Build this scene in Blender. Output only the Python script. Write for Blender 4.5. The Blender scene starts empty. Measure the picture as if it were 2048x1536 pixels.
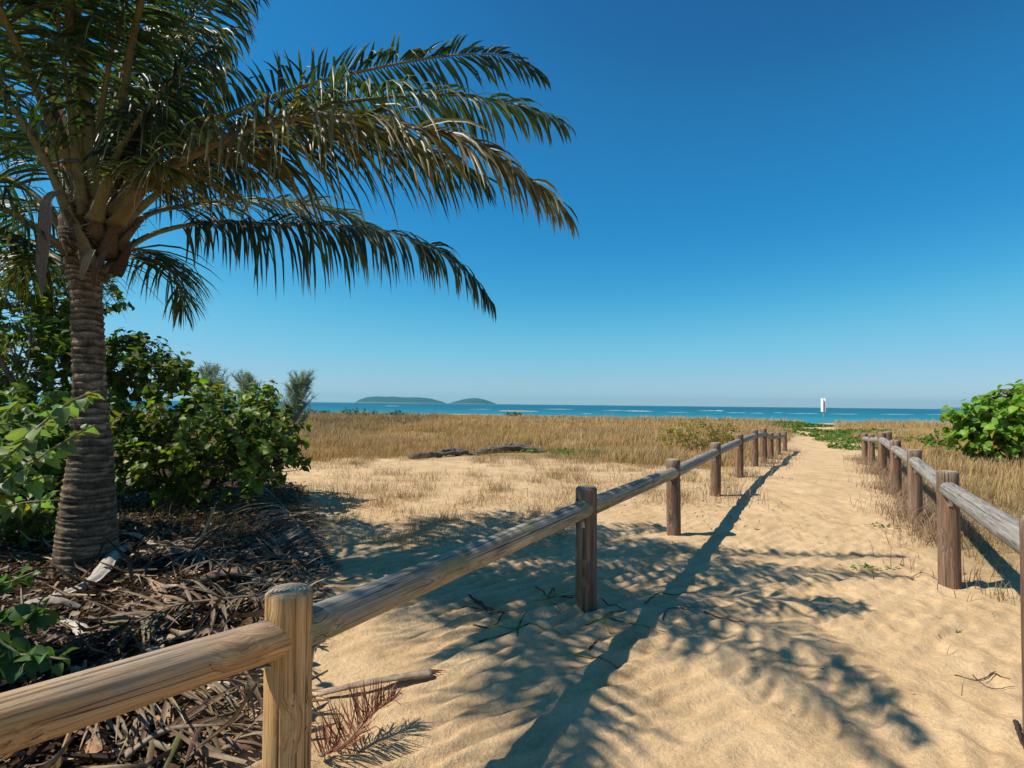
import bpy, math, random
import numpy as np
from mathutils import Vector, Matrix

random.seed(7)
rng = np.random.default_rng(11)
S = bpy.context.scene
COL = S.collection
R = math.radians

# ------------------------------------------------------------------ camera
EYE = 1.44
FPX = 1100.0                      # focal length in pixels of the 2048 px wide photograph
PITCH, ROLL = 2.08, 0.63
cam_d = bpy.data.cameras.new('camera')
cam_d.sensor_width = 36.0
cam_d.lens = 36.0 * FPX / 2048.0
cam_d.clip_start = 0.05
cam_d.clip_end = 60000.0
cam = bpy.data.objects.new('camera', cam_d)
COL.objects.link(cam)
CR = Matrix.Rotation(R(90 + PITCH), 3, 'X') @ Matrix.Rotation(R(ROLL), 3, 'Z')
cam.matrix_world = Matrix.Translation((0, 0, EYE)) @ CR.to_4x4()
S.camera = cam

# ------------------------------------------------------------------ sky and sun
SUN_EL = 51.5
SUN_AZ = -95.5                    # compass-like angle from +Y, clockwise: the sun stands to the left
sd = Vector((math.sin(R(SUN_AZ)) * math.cos(R(SUN_EL)), math.cos(R(SUN_AZ)) * math.cos(R(SUN_EL)), math.sin(R(SUN_EL))))
world = bpy.data.worlds.new('World')
S.world = world
world.use_nodes = True
wn = world.node_tree
for n in list(wn.nodes): wn.nodes.remove(n)
sky = wn.nodes.new('ShaderNodeTexSky')
sky.sky_type = 'NISHITA'
sky.sun_disc = False
sky.sun_elevation = R(SUN_EL)
sky.sun_rotation = R(SUN_AZ)
sky.altitude = 0
sky.air_density = 1.0
sky.dust_density = 0.1
sky.ozone_density = 3.0
SKY_STRENGTH = 0.095
# the photograph's development: one tone curve per channel over the whole sky
pre = wn.nodes.new('ShaderNodeVectorMath'); pre.operation = 'SCALE'; pre.inputs['Scale'].default_value = SKY_STRENGTH
crv = wn.nodes.new('ShaderNodeRGBCurve')
crv.mapping.use_clip = False
crv.mapping.extend = 'EXTRAPOLATED'
for ci, pts in enumerate(([(0, 0), (.093, .017), (.16, .030), (.34, .18), (.65, .43), (1, .68)],
                          [(0, 0), (.15, .128), (.175, .175), (.27, .28), (.49, .53), (.65, .60), (1, .85)],
                          [(0, 0), (.30, .375), (.323, .435), (.445, .60), (.60, .74), (1, 1.0)])):
    c_ = crv.mapping.curves[ci]
    c_.points[0].location = pts[0]; c_.points[1].location = pts[-1]
    for p_ in pts[1:-1]: c_.points.new(*p_)
crv.mapping.update()
post = wn.nodes.new('ShaderNodeVectorMath'); post.operation = 'SCALE'; post.inputs['Scale'].default_value = 1 / SKY_STRENGTH
bg = wn.nodes.new('ShaderNodeBackground')
bg.inputs['Strength'].default_value = SKY_STRENGTH / 1.24
wo = wn.nodes.new('ShaderNodeOutputWorld')
wn.links.new(sky.outputs[0], pre.inputs[0])
wn.links.new(pre.outputs[0], crv.inputs['Color'])
wn.links.new(crv.outputs[0], post.inputs[0])
wn.links.new(post.outputs[0], bg.inputs['Color'])
wn.links.new(bg.outputs[0], wo.inputs['Surface'])

sun_d = bpy.data.lights.new('sun', 'SUN')
sun_d.energy = 5.0
sun_d.angle = R(0.53)
sun_d.color = (1.0, 0.925, 0.80)
sun = bpy.data.objects.new('sun', sun_d)
COL.objects.link(sun)
sun.rotation_euler = (-sd).to_track_quat('-Z', 'Y').to_euler()
sun.location = sd * 40

S.view_settings.view_transform = 'Standard'
S.view_settings.look = 'None'
S.view_settings.exposure = 0.34
S.view_settings.gamma = 1.0
S.view_settings.use_curve_mapping = False
S.cycles.max_bounces = 8
S.cycles.transparent_max_bounces = 8

# ------------------------------------------------------------------ helpers
def ray(px, py):
    v = CR @ Vector(((px - 1024) / FPX, (768 - py) / FPX, -1.0))
    return v

def at(px, py, Y):
    v = ray(px, py)
    k = Y / v.y
    return Vector((v.x * k, Y, EYE + v.z * k))

def vnoise(x, y, seed=0):
    """smooth value noise in [-1, 1], numpy arrays"""
    x = np.asarray(x, float); y = np.asarray(y, float)
    xi = np.floor(x).astype(np.int64); yi = np.floor(y).astype(np.int64)
    fx = x - xi; fy = y - yi
    fx = fx * fx * fx * (fx * (fx * 6 - 15) + 10); fy = fy * fy * fy * (fy * (fy * 6 - 15) + 10)
    def h(a, b):
        n = (a * 374761393 + b * 668265263 + seed * 1442695041) & 0xffffffff
        n = ((n ^ (n >> 13)) * 1274126177) & 0xffffffff
        n = (n ^ (n >> 16)) & 0xffffffff
        n = (n * 2246822519) & 0xffffffff
        n = n ^ (n >> 15)
        return (n & 0xffffff) / float(0xffffff) * 2 - 1
    a = h(xi, yi); b = h(xi + 1, yi); c = h(xi, yi + 1); d = h(xi + 1, yi + 1)
    return (a * (1 - fx) + b * fx) * (1 - fy) + (c * (1 - fx) + d * fx) * fy

def fbm(x, y, o=4, seed=0):
    s = 0; a = 1; t = 0
    for k in range(o):
        s = s + a * vnoise(x * 2 ** k + 17.3 * k, y * 2 ** k - 9.1 * k, seed + k); t += a; a *= .5
    return s / t

def sstep(a, b, x):
    t = np.clip((np.asarray(x, float) - a) / (b - a), 0, 1)
    return t * t * (3 - 2 * t)

def path_x(y):
    return 0.56 * np.asarray(y, float) - 0.2

ZY = [-50, 0, 4, 6, 8.4, 10.5, 12.7, 13.8, 15.5, 18.3, 21, 30, 43, 56]
ZP = [.0, 0, 0, .02, .09, .12, .08, .01, -.07, -.2, -.27, -.27, -.25, -.1]
ZF = [.0, 0, 0, .0, .04, .05, .06, .06, .06, .06, .06, .05, .05, .05]

def gz0(x, y):
    x = np.asarray(x, float); y = np.asarray(y, float)
    w = np.exp(-((x - path_x(y)) / 3.4) ** 2)
    z = np.interp(y, ZY, ZP) * w + np.interp(y, ZY, ZF) * (1 - w)
    z = z + .05 * fbm(x * .25, y * .25, 3, 5) * sstep(6, 14, y)
    z = z + .10 * np.exp(-((x - 24.5) / 2.2) ** 2 - ((y - 47) / 2.5) ** 2)
    ye = y + .30 * np.maximum(x, 0) - .05 * np.minimum(x, 0)
    b1 = sstep(62, 92, ye + 3 * fbm(x * .08, y * .08, 2, 8))
    z = z - 2.35 * b1 - sstep(92, 260, ye) * 1.15
    z = z - .02 * fbm(x * .8, y * .8, 2, 3) * sstep(60, 40, y)
    return z

def soil_mask(x, y):
    """leaf litter and humus under the palm and the thicket (1) against clean sand (0)"""
    n = .45 * fbm(x * 1.1, y * 1.1, 4, 31)
    edge = np.interp(y, [0, 1.2, 2.0, 3.0, 4.5, 6, 8, 10, 12], [-.50, -.78, -1.10, -1.50, -1.75, -2.1, -2.9, -4.2, -6.5]) - .35 * np.clip(vnoise(x * 3.1, y * 3.1, 33), 0, 1)
    return sstep(.18, -.18, (x - edge + n) / 1.0)

def ripples(x, y):
    """wind ripples left of the walked line, scuffed footprints right of it"""
    wx = x + .10 * fbm(x * 1.5, y * 1.5, 3, 40) + .03 * vnoise(x * 6, y * 6, 44)
    wy = y + .13 * fbm(x * 1.3 + 5, y * 1.3, 3, 41) + .03 * vnoise(x * 7, y * 5, 45)
    ang = R(39)
    u = -math.sin(ang) * wx + math.cos(ang) * wy
    ph = u / .135
    t = ph - np.floor(ph)
    prof = np.where(t < .68, .5 - .5 * np.cos(np.pi * t / .68), .5 + .5 * np.cos(np.pi * (t - .68) / .32))
    amp = .040 * (0.65 + .55 * fbm(x * 1.0, y * 1.0, 2, 42))
    mr = sstep(.55, -.35, (x - (.42 * y - .55)) + .5 * fbm(x * .9, y * .9, 2, 46)) 
    mr = np.maximum(mr, .5 + .25 * fbm(x * .8 + 3, y * .8, 2, 49))
    far = sstep(9.5, 5.5, y)
    z = amp * prof * mr * far
    # footprints: cellular dimples
    def cell(x, y, s, seed):
        xs = x / s; ys = y / s
        xi = np.floor(xs); yi = np.floor(ys)
        best = np.full(xs.shape, 9.0)
        for dx in (-1, 0, 1):
            for dy in (-1, 0, 1):
                cx = xi + dx; cy = yi + dy
                jx = .5 + .5 * vnoise(cx * 7.13 + .5, cy * 3.71 + .5, seed); jy = .5 + .5 * vnoise(cx * 5.37 + .5, cy * 9.17 + .5, seed + 1)
                d = (xs - cx - jx) ** 2 + (ys - cy - jy) ** 2
                best = np.minimum(best, d)
        return np.sqrt(best)
    c = cell(wx + .05 * vnoise(x * 9, y * 9, 51), wy * .8 + .05 * vnoise(x * 9, y * 9, 52), .25, 50)
    dim = (-np.exp(-(c / .30) ** 2) * .030 + np.exp(-((c - .50) / .12) ** 2) * .010) * (.55 + .9 * np.clip(fbm(x * .7, y * .7, 2, 53) + .3, 0, 1))
    z = z + dim * (1 - mr * .85) * sstep(24, 9, y)
    z = z + .012 * fbm(x * 6, y * 6, 4, 47) * sstep(14, 7, y) + .012 * fbm(x * 2.2, y * 2.2, 2, 48)
    return z

def gz_full(x, y):
    sm = soil_mask(x, y)
    near = sstep(26, 16, y)
    z = gz0(x, y) + ripples(x, y) * (1 - sm) * near
    z = z + sm * sstep(14, 9, y) * (.035 * fbm(x * 2.1, y * 2.1, 4, 60) + .02)
    return z

def gz(x, y):
    return float(gz_full(np.array([float(x)]), np.array([float(y)]))[0])

def ground(px, py, lift=0.0):
    v = ray(px, py)
    k = EYE / -v.z
    for _ in range(12):
        x, y = v.x * k, v.y * k
        k = (EYE - float(gz0(x, y)) - lift) / -v.z
    return Vector((v.x * k, v.y * k, gz(v.x * k, v.y * k) + lift))

def tag(o, label=None, cat=None, group=None, kind=None):
    if label: o['label'] = label
    if cat: o['category'] = cat
    if group: o['group'] = group
    if kind: o['kind'] = kind
    return o

def empty(name, loc, label, cat, group=None):
    o = bpy.data.objects.new(name, None)
    o.empty_display_size = .1
    COL.objects.link(o)
    o.location = loc
    return tag(o, label, cat, group)

def np_mesh(name, V, T, mats, tint=None, smooth=False, mat_idx=None):
    """V (n,3) vertices, T (m,3) or (m,4) faces"""
    V = np.ascontiguousarray(V, dtype=np.float32); T = np.ascontiguousarray(T, dtype=np.int32)
    me = bpy.data.meshes.new(name)
    k = T.shape[1]
    me.vertices.add(len(V)); me.vertices.foreach_set('co', V.ravel())
    me.loops.add(T.size); me.loops.foreach_set('vertex_index', T.ravel())
    me.polygons.add(len(T))
    me.polygons.foreach_set('loop_start', np.arange(len(T), dtype=np.int32) * k)
    if smooth: me.polygons.foreach_set('use_smooth', np.ones(len(T), dtype=bool))
    if not isinstance(mats, (list, tuple)): mats = [mats]
    for m in mats: me.materials.append(m)
    if mat_idx is not None: me.polygons.foreach_set('material_index', np.asarray(mat_idx, dtype=np.int32))
    if tint is not None:
        a = me.color_attributes.new('tint', 'FLOAT_COLOR', 'POINT')
        c = np.ones((len(V), 4), dtype=np.float32); c[:, :3] = tint
        a.data.foreach_set('color', c.ravel())
    me.update(calc_edges=True)
    return me

def link(name, me, parent=None, loc=None):
    o = bpy.data.objects.new(name, me)
    COL.objects.link(o)
    if parent is not None: o.parent = parent
    if loc is not None: o.location = loc
    return o

def catmull(P, n):
    P = [np.array(p, float) for p in P]
    P = [2 * P[0] - P[1]] + P + [2 * P[-1] - P[-2]]
    out = []
    segs = len(P) - 3
    for i in range(n):
        t = i / (n - 1) * segs
        k = min(int(t), segs - 1); t -= k
        a, b, c, d = P[k:k + 4]
        out.append(.5 * ((2 * b) + (c - a) * t + (2 * a - 5 * b + 4 * c - d) * t * t + (3 * b - a - 3 * c + d) * t ** 3))
    out = np.array(out)
    # resample by length
    L = np.concatenate([[0], np.cumsum(np.linalg.norm(np.diff(out, axis=0), axis=1))])
    s = np.linspace(0, L[-1], n)
    return np.stack([np.interp(s, L, out[:, j]) for j in range(3)], 1), L[-1]

def norm(v):
    return v / np.maximum(np.linalg.norm(v, axis=-1, keepdims=True), 1e-9)

def tube(P, rad, sides=6, flat=1.0, up=(0, 0, 1), cap=True, rough=0.0, seed=0):
    """tapered tube along P (n,3); rad scalar/array; flat squeezes along 'up'.  returns V,T(tri)"""
    P = np.asarray(P, float); n = len(P)
    rad = np.broadcast_to(np.asarray(rad, float), (n,)).copy()
    T = norm(np.gradient(P, axis=0))
    u = np.array(up, float)
    if abs(np.dot(T[0], u)) > .95: u = np.array((1., 0, 0.))
    U = norm(u - T * (T @ u)[:, None])
    Sd = np.cross(T, U)
    a = np.linspace(0, 2 * np.pi, sides, endpoint=False)
    r = rad[:, None] * np.ones(sides)
    if rough: r = r * (1 + rough * vnoise(np.arange(n)[:, None] * .7 + seed, a[None, :] * 1.3 + seed * 3.1, seed))
    fl = np.broadcast_to(np.asarray(flat, float), (n,))[:, None, None]
    V = P[:, None, :] + Sd[:, None, :] * (np.cos(a) * r)[..., None] + U[:, None, :] * (np.sin(a) * r)[..., None] * fl
    V = V.reshape(-1, 3)
    F = []
    for i in range(n - 1):
        for j in range(sides):
            k = (j + 1) % sides
            A, B, C, D = i * sides + j, i * sides + k, (i + 1) * sides + k, (i + 1) * sides + j
            F += [(A, B, C), (A, C, D)]
    if cap:
        V = np.vstack([V, P[0], P[-1]])
        c0, c1 = len(V) - 2, len(V) - 1
        for j in range(sides):
            k = (j + 1) % sides
            F.append((k, j, c0)); F.append(((n - 1) * sides + j, (n - 1) * sides + k, c1))
    return V, np.array(F)

class Acc:
    """collects triangle soups into one mesh"""
    def __init__(s): s.V = []; s.T = []; s.C = []; s.n = 0
    def add(s, V, T, c=None):
        s.V.append(V); s.T.append(np.asarray(T) + s.n); s.n += len(V)
        if c is not None: s.C.append(np.broadcast_to(np.asarray(c, float), (len(V), 3)))
    def mesh(s, name, mats, smooth=True, off=(0, 0, 0)):
        V = np.vstack(s.V) - np.array(off)
        return np_mesh(name, V, np.vstack(s.T), mats, np.vstack(s.C) if s.C else None, smooth)

# ------------------------------------------------------------------ materials
class NT:
    def __init__(s, name):
        s.m = bpy.data.materials.new(name); s.m.use_nodes = True
        s.t = s.m.node_tree
        for n in list(s.t.nodes): s.t.nodes.remove(n)
        s.out = s.t.nodes.new('ShaderNodeOutputMaterial')
    def n(s, kind, **kw):
        nd = s.t.nodes.new(kind)
        for k, v in kw.items():
            if k.startswith('i_'):
                key = k[2:].replace('_', ' ')
                nd.inputs[key].default_value = v
            else: setattr(nd, k, v)
        return nd
    def l(s, a, b): s.t.links.new(a, b)
    def math(s, op, a, b=None, c=None, clamp=False):
        nd = s.t.nodes.new('ShaderNodeMath'); nd.operation = op; nd.use_clamp = clamp
        for i, v in enumerate((a, b, c)):
            if v is None: continue
            if isinstance(v, (int, float)): nd.inputs[i].default_value = v
            else: s.l(v, nd.inputs[i])
        return nd.outputs[0]
    def mix(s, f, a, b, mode='MIX'):
        nd = s.t.nodes.new('ShaderNodeMix'); nd.data_type = 'RGBA'; nd.blend_type = mode
        for k, v in ((0, f), (6, a), (7, b)):
            if isinstance(v, (int, float)): nd.inputs[k].default_value = v
            elif isinstance(v, tuple): nd.inputs[k].default_value = (*v[:3], 1)
            else: s.l(v, nd.inputs[k])
        return nd.outputs[2]
    def noise(s, vec, scale, detail=3, rough=.55, dist=0.0):
        nd = s.n('ShaderNodeTexNoise'); nd.inputs['Scale'].default_value = scale
        nd.inputs['Detail'].default_value = detail; nd.inputs['Roughness'].default_value = rough
        nd.inputs['Distortion'].default_value = dist
        if vec is not None: s.l(vec, nd.inputs['Vector'])
        return nd.outputs['Fac']
    def ramp(s, f, stops):
        nd = s.t.nodes.new('ShaderNodeValToRGB')
        e = nd.color_ramp.elements
        while len(e) < len(stops): e.new(.5)
        for el, (p, c) in zip(e, stops):
            el.position = p; el.color = (*c, 1) if isinstance(c, tuple) else (c, c, c, 1)
        s.l(f, nd.inputs[0]); return nd.outputs[0]
    def mapping(s, vec, scale, rot=(0, 0, 0)):
        nd = s.n('ShaderNodeMapping'); nd.inputs['Scale'].default_value = scale; nd.inputs['Rotation'].default_value = rot
        s.l(vec, nd.inputs['Vector']); return nd.outputs[0]
    def bump(s, h, strength, dist, prev=None):
        nd = s.n('ShaderNodeBump'); nd.inputs['Strength'].default_value = strength; nd.inputs['Distance'].default_value = dist
        s.l(h, nd.inputs['Height'])
        if prev is not None: s.l(prev, nd.inputs['Normal'])
        return nd.outputs[0]
    def principled(s, col, rough=.8, normal=None, spec=.3):
        p = s.n('ShaderNodeBsdfPrincipled')
        if isinstance(col, tuple): p.inputs['Base Color'].default_value = (*col, 1)
        else: s.l(col, p.inputs['Base Color'])
        if isinstance(rough, (int, float)): p.inputs['Roughness'].default_value = rough
        else: s.l(rough, p.inputs['Roughness'])
        p.inputs['Specular IOR Level'].default_value = spec
        if normal is not None: s.l(normal, p.inputs['Normal'])
        return p
    def done(s, sh): s.l(sh, s.out.inputs['Surface']); return s.m

def mat_ground():
    a = NT('sand_and_litter')
    geo = a.n('ShaderNodeNewGeometry'); pos = geo.outputs['Position']
    at_ = a.n('ShaderNodeAttribute', attribute_name='tint')
    sep = a.n('ShaderNodeSeparateColor'); a.l(at_.outputs['Color'], sep.inputs[0])
    soil, grass, wet = sep.outputs[0], sep.outputs[1], sep.outputs[2]
    n1 = a.noise(pos, 2.2, 6, .62); n2 = a.noise(pos, 38, 4, .7); n3 = a.noise(pos, 170, 4, .8)
    sand = a.ramp(n1, [(.30, (.45, .30, .155)), (.5, (.56, .385, .21)), (.72, (.635, .455, .265))])
    sand = a.mix(.5, sand, a.ramp(n3, [(.30, .55), (.5, 1.0), (.70, 1.25)]), 'MULTIPLY')
    sand = a.mix(.45, sand, a.ramp(n2, [(.3, .65), (.6, 1.15)]), 'MULTIPLY')
    # grit: dark organic specks and pale shell bits
    vo = a.n('ShaderNodeTexVoronoi', feature='F1'); vo.inputs['Scale'].default_value = 95; a.l(pos, vo.inputs['Vector'])
    dm = a.math('MULTIPLY', a.math('LESS_THAN', vo.outputs['Distance'], .17), a.math('GREATER_THAN', a.noise(pos, 3.1, 3), .56))
    sand = a.mix(a.math('MULTIPLY', dm, .75), sand, (.13, .08, .045))
    vo2 = a.n('ShaderNodeTexVoronoi', feature='F1'); vo2.inputs['Scale'].default_value = 150; a.l(pos, vo2.inputs['Vector'])
    sand = a.mix(a.math('MULTIPLY', a.math('LESS_THAN', vo2.outputs['Distance'], .10), .6), sand, (.85, .76, .62))
    # litter soil
    ls = a.mapping(pos, (1, 1, 1), (0, 0, .7))
    lit = a.ramp(a.noise(ls, 26, 6, .8, 1.2), [(.25, (.016, .009, .005)), (.45, (.05, .028, .015)), (.6, (.11, .066, .037)), (.78, (.30, .205, .125))])
    # ground between the grass: straw and sand
    st = a.ramp(a.noise(a.mapping(pos, (1, .5, 1)), 9, 6, .75), [(.3, (.17, .11, .045)), (.55, (.33, .22, .10)), (.75, (.46, .32, .17))])
    c = a.mix(grass, sand, st)
    c = a.mix(soil, c, lit)
    c = a.mix(wet, c, (.33, .25, .17))
    b = a.bump(n3, .6, .006); b = a.bump(n2, .6, .022, b)
    hl = a.math('MULTIPLY', a.noise(ls, 30, 6, .8, 1.2), a.math('ADD', soil, a.math('MULTIPLY', grass, .4)))
    b = a.bump(hl, .9, .035, b)
    return a.done(a.principled(c, .92, b, .12).outputs[0])

def mat_tint(name, rough=.5, spec=.4, trans=.0, bump=0, bscale=60, vary=.0, tgain=(1.2, 1.25, .5)):
    a = NT(name)
    at_ = a.n('ShaderNodeAttribute', attribute_name='tint')
    c = at_.outputs['Color']
    if vary:
        geo = a.n('ShaderNodeNewGeometry')
        c = a.mix(vary, c, a.ramp(a.noise(geo.outputs['Position'], bscale, 4, .7), [(.3, .35), (.7, 1.7)]), 'MULTIPLY')
    nrm = None
    if bump:
        tc = a.n('ShaderNodeNewGeometry')
        nrm = a.bump(a.noise(tc.outputs['Position'], bscale, 4, .7), bump, .01)
    p = a.principled(c, rough, nrm, spec)
    if trans:
        tr = a.n('ShaderNodeBsdfTranslucent')
        a.l(a.mix(1.0, c, tgain, 'MULTIPLY'), tr.inputs['Color'])
        mx = a.n('ShaderNodeMixShader'); mx.inputs[0].default_value = trans
        a.l(p.outputs[0], mx.inputs[1]); a.l(tr.outputs[0], mx.inputs[2])
        return a.done(mx.outputs[0])
    return a.done(p.outputs[0])

def mat_wood(name, dark, mid, pale, green=.0, grey=.4):
    """grain runs along the object's own z axis"""
    a = NT(name)
    tc = a.n('ShaderNodeTexCoord'); oi = a.n('ShaderNodeObjectInfo')
    off = a.n('ShaderNodeVectorMath', operation='ADD'); a.l(tc.outputs['Object'], off.inputs[0])
    cb = a.n('ShaderNodeCombineXYZ'); sc = a.math('MULTIPLY', oi.outputs['Random'], 37.0)
    a.l(sc, cb.inputs[0]); a.l(sc, cb.inputs[2]); a.l(cb.outputs[0], off.inputs[1])
    v = off.outputs[0]
    # knots pull the grain around them
    kn = a.n('ShaderNodeTexVoronoi', feature='F1'); kn.inputs['Scale'].default_value = 1.0
    a.l(a.mapping(v, (7, 7, 4.2)), kn.inputs['Vector'])
    kd = kn.outputs['Distance']
    knot = a.math('SUBTRACT', 1.0, a.math('MULTIPLY', kd, 4.2, clamp=True), clamp=True)
    warp = a.n('ShaderNodeVectorMath', operation='ADD'); a.l(v, warp.inputs[0])
    cw = a.n('ShaderNodeCombineXYZ'); pull = a.math('MULTIPLY', a.math('SUBTRACT', 1.0, a.math('MULTIPLY', kd, 2.2, clamp=True)), .035)
    a.l(pull, cw.inputs[0]); a.l(pull, cw.inputs[1]); a.l(cw.outputs[0], warp.inputs[1])
    g1 = a.noise(a.mapping(warp.outputs[0], (26, 26, .9)), 1.6, 5, .62, .5)
    g2 = a.noise(a.mapping(warp.outputs[0], (120, 120, 2.2)), 1.5, 4, .7)
    big = a.noise(a.mapping(v, (5, 5, 1.6)), 1.4, 4, .6)
    c = a.ramp(g1, [(.28, dark), (.47, mid), (.66, pale)])
    c = a.mix(.75, c, a.ramp(g2, [(.30, .35), (.52, 1.0), (.75, 1.3)]), 'MULTIPLY')
    silver = a.ramp(a.noise(a.mapping(v, (60, 60, 3)), 1.3, 4, .7), [(.3, (.13, .115, .10)), (.7, (.42, .385, .33))])
    c = a.mix(a.math('MULTIPLY', a.ramp(big, [(.42, .0), (.62, 1.0)]), grey), c, silver)
    # sun and rain bleach whatever faces up
    gn = a.n('ShaderNodeNewGeometry'); sz = a.n('ShaderNodeSeparateXYZ'); a.l(gn.outputs['Normal'], sz.inputs[0])
    upf = a.math('MULTIPLY', a.math('MULTIPLY', a.math('SUBTRACT', a.math('ADD', sz.outputs[2], a.math('MULTIPLY', a.math('SUBTRACT', big, .5), 1.6)), .25), 1.6, clamp=True), min(1.0, grey + .25))
    c = a.mix(upf, c, silver)
    if green:
        c = a.mix(a.math('MULTIPLY', a.ramp(a.noise(a.mapping(v, (4, 4, 2)), 1.9, 3), [(.5, .0), (.68, 1.0)]), green), c, (.15, .165, .05))
    # drying checks: thin dark lines
    ck = a.noise(a.mapping(warp.outputs[0], (34, 34, .55)), 1.0, 2, .5)
    line = a.math('SUBTRACT', 1.0, a.math('MULTIPLY', a.math('ABSOLUTE', a.math('SUBTRACT', ck, .5)), 75.0, clamp=True), clamp=True)
    line = a.math('MULTIPLY', line, a.ramp(big, [(.46, .0), (.56, 1.0)]))
    c = a.mix(a.math('MULTIPLY', line, .8), c, (.025, .017, .012))
    ca = a.n('ShaderNodeAttribute', attribute_name='tint'); cs_ = a.n('ShaderNodeSeparateColor'); a.l(ca.outputs['Color'], cs_.inputs[0])
    c = a.mix(a.math('MULTIPLY', cs_.outputs[0], 1.15, clamp=True), c, (.018, .012, .009))
    ring = a.math('MULTIPLY', knot, a.math('ADD', .5, a.math('MULTIPLY', a.math('SINE', a.math('MULTIPLY', kd, 190.0)), .5)))
    c = a.mix(a.math('MULTIPLY', ring, .75), c, (.07, .038, .02))
    hgt = a.math('SUBTRACT', a.math('ADD', a.math('MULTIPLY', g1, .5), a.math('MULTIPLY', g2, .5)), a.math('MULTIPLY', line, 1.3))
    b = a.bump(hgt, .8, .009)
    return a.done(a.principled(c, .72, b, .25).outputs[0])

def mat_endgrain(name):
    a = NT(name)
    tc = a.n('ShaderNodeTexCoord'); sx = a.n('ShaderNodeSeparateXYZ'); a.l(tc.outputs['Object'], sx.inputs[0])
    x = a.math('ADD', sx.outputs[0], .012); y = a.math('SUBTRACT', sx.outputs[1], .008)
    r = a.math('SQRT', a.math('ADD', a.math('MULTIPLY', x, x), a.math('MULTIPLY', y, y)))
    r = a.math('ADD', r, a.math('MULTIPLY', a.noise(tc.outputs['Object'], 22, 3), .010))
    w = a.math('SINE', a.math('MULTIPLY', r, 470.0))
    c = a.ramp(a.math('ADD', a.math('MULTIPLY', w, .5), .5), [(.0, (.22, .155, .09)), (1.0, (.58, .48, .34))])
    c = a.mix(.6, c, a.ramp(a.noise(tc.outputs['Object'], 70, 5, .7), [(.3, .5), (.7, 1.25)]), 'MULTIPLY')
    c = a.mix(a.math('MULTIPLY', a.ramp(a.noise(tc.outputs['Object'], 14, 3), [(.5, .0), (.7, 1.0)]), .4), c, (.20, .20, .09))
    b = a.bump(w, .3, .002)
    return a.done(a.principled(c, .85, b, .2).outputs[0])

def mat_trunk():
    a = NT('palm_bark')
    tc = a.n('ShaderNodeTexCoord'); v = tc.outputs['Object']
    at_ = a.n('ShaderNodeAttribute', attribute_name='tint')
    n1 = a.noise(a.mapping(v, (9, 9, 26)), 1.5, 6, .7); n2 = a.noise(a.mapping(v, (55, 55, 7)), 1.4, 5, .7)
    c = a.ramp(n1, [(.25, (.07, .043, .027)), (.5, (.23, .16, .10)), (.75, (.50, .38, .26))])
    c = a.mix(.6, c, a.ramp(n2, [(.3, .45), (.7, 1.35)]), 'MULTIPLY')
    c = a.mix(1.0, c, at_.outputs['Color'], 'MULTIPLY')
    n3 = a.noise(a.mapping(v, (90, 90, 5)), 1.4, 4, .7)
    c = a.mix(.5, c, a.ramp(n3, [(.36, .35), (.5, 1.05)]), 'MULTIPLY')
    b = a.bump(n1, .7, .02); b = a.bump(n2, .8, .012, b); b = a.bump(n3, .8, .012, b)
    return a.done(a.principled(c, .88, b, .15).outputs[0])

def mat_sea():
    a = NT('sea_water')
    geo = a.n('ShaderNodeNewGeometry'); pos = geo.outputs['Position']
    sx = a.n('ShaderNodeSeparateXYZ'); a.l(pos, sx.inputs[0])
    far = a.math('DIVIDE', a.math('SUBTRACT', sx.outputs[1], 150.0), 900.0, clamp=True)
    c = a.ramp(far, [(.0, (.025, .24, .28)), (.10, (.008, .16, .205)), (.3, (.002, .11, .15)), (.7, (.001, .086, .122)), (1.0, (.001, .078, .116))])
    st = a.noise(a.mapping(pos, (.006, .03, 1)), 1.0, 4, .6)
    c = a.mix(.55, c, a.ramp(st, [(.35, (.6, .75, .85)), (.6, (1.15, 1.12, 1.05))]), 'MULTIPLY')
    w1 = a.noise(a.mapping(pos, (.25, .6, 1)), 1.0, 4, .6)
    w2 = a.noise(a.mapping(pos, (.04, .12, 1)), 1.0, 3, .6)
    b = a.bump(w1, .6, .35); b = a.bump(w2, .6, 1.2, b)
    p = a.principled(c, .38, b, .22)
    return a.done(p.outputs[0])

def mat_plain(name, col, rough=.7, spec=.3, nscale=20, amt=.4, bump=.2, bd=.01, metal=0):
    a = NT(name)
    geo = a.n('ShaderNodeNewGeometry'); f = a.noise(geo.outputs['Position'], nscale, 5, .7)
    c = a.mix(amt, col, a.ramp(f, [(.3, .45), (.7, 1.4)]), 'MULTIPLY')
    p = a.principled(c, rough, a.bump(f, bump, bd), spec)
    p.inputs['Metallic'].default_value = metal
    return a.done(p.outputs[0])

M_GROUND = mat_ground()
M_SEA = mat_sea()
M_FROND = mat_tint('palm_leaflet', .44, .45, .34, vary=.25, bscale=35)
M_STALK = mat_tint('palm_stalk', .55, .35, 0, bump=.4, bscale=50, vary=.45)
M_DEADLEAF = mat_tint('dead_palm_leaf', .62, .4, .10, vary=.45, bscale=40, tgain=(1.1, .9, .6))
M_LEAF = mat_tint('broad_leaf', .46, .28, .42, vary=.25, bscale=18, tgain=(1.3, 1.4, .45))
M_TWIG = mat_tint('bark_twig', .85, .15, 0, bump=.5, bscale=80, vary=.4)
M_GRASS = mat_tint('dry_grass', .7, .2, .30, tgain=(1.1, 1.0, .8))
M_FIBRE = mat_tint('palm_fibre', .9, .1, 0, bump=.9, bscale=90, vary=.7)
M_TRUNK = mat_trunk()
M_POST = mat_wood('post_timber', (.29, .13, .045), (.62, .335, .125), (.80, .51, .245), green=.25, grey=.12)
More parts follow.
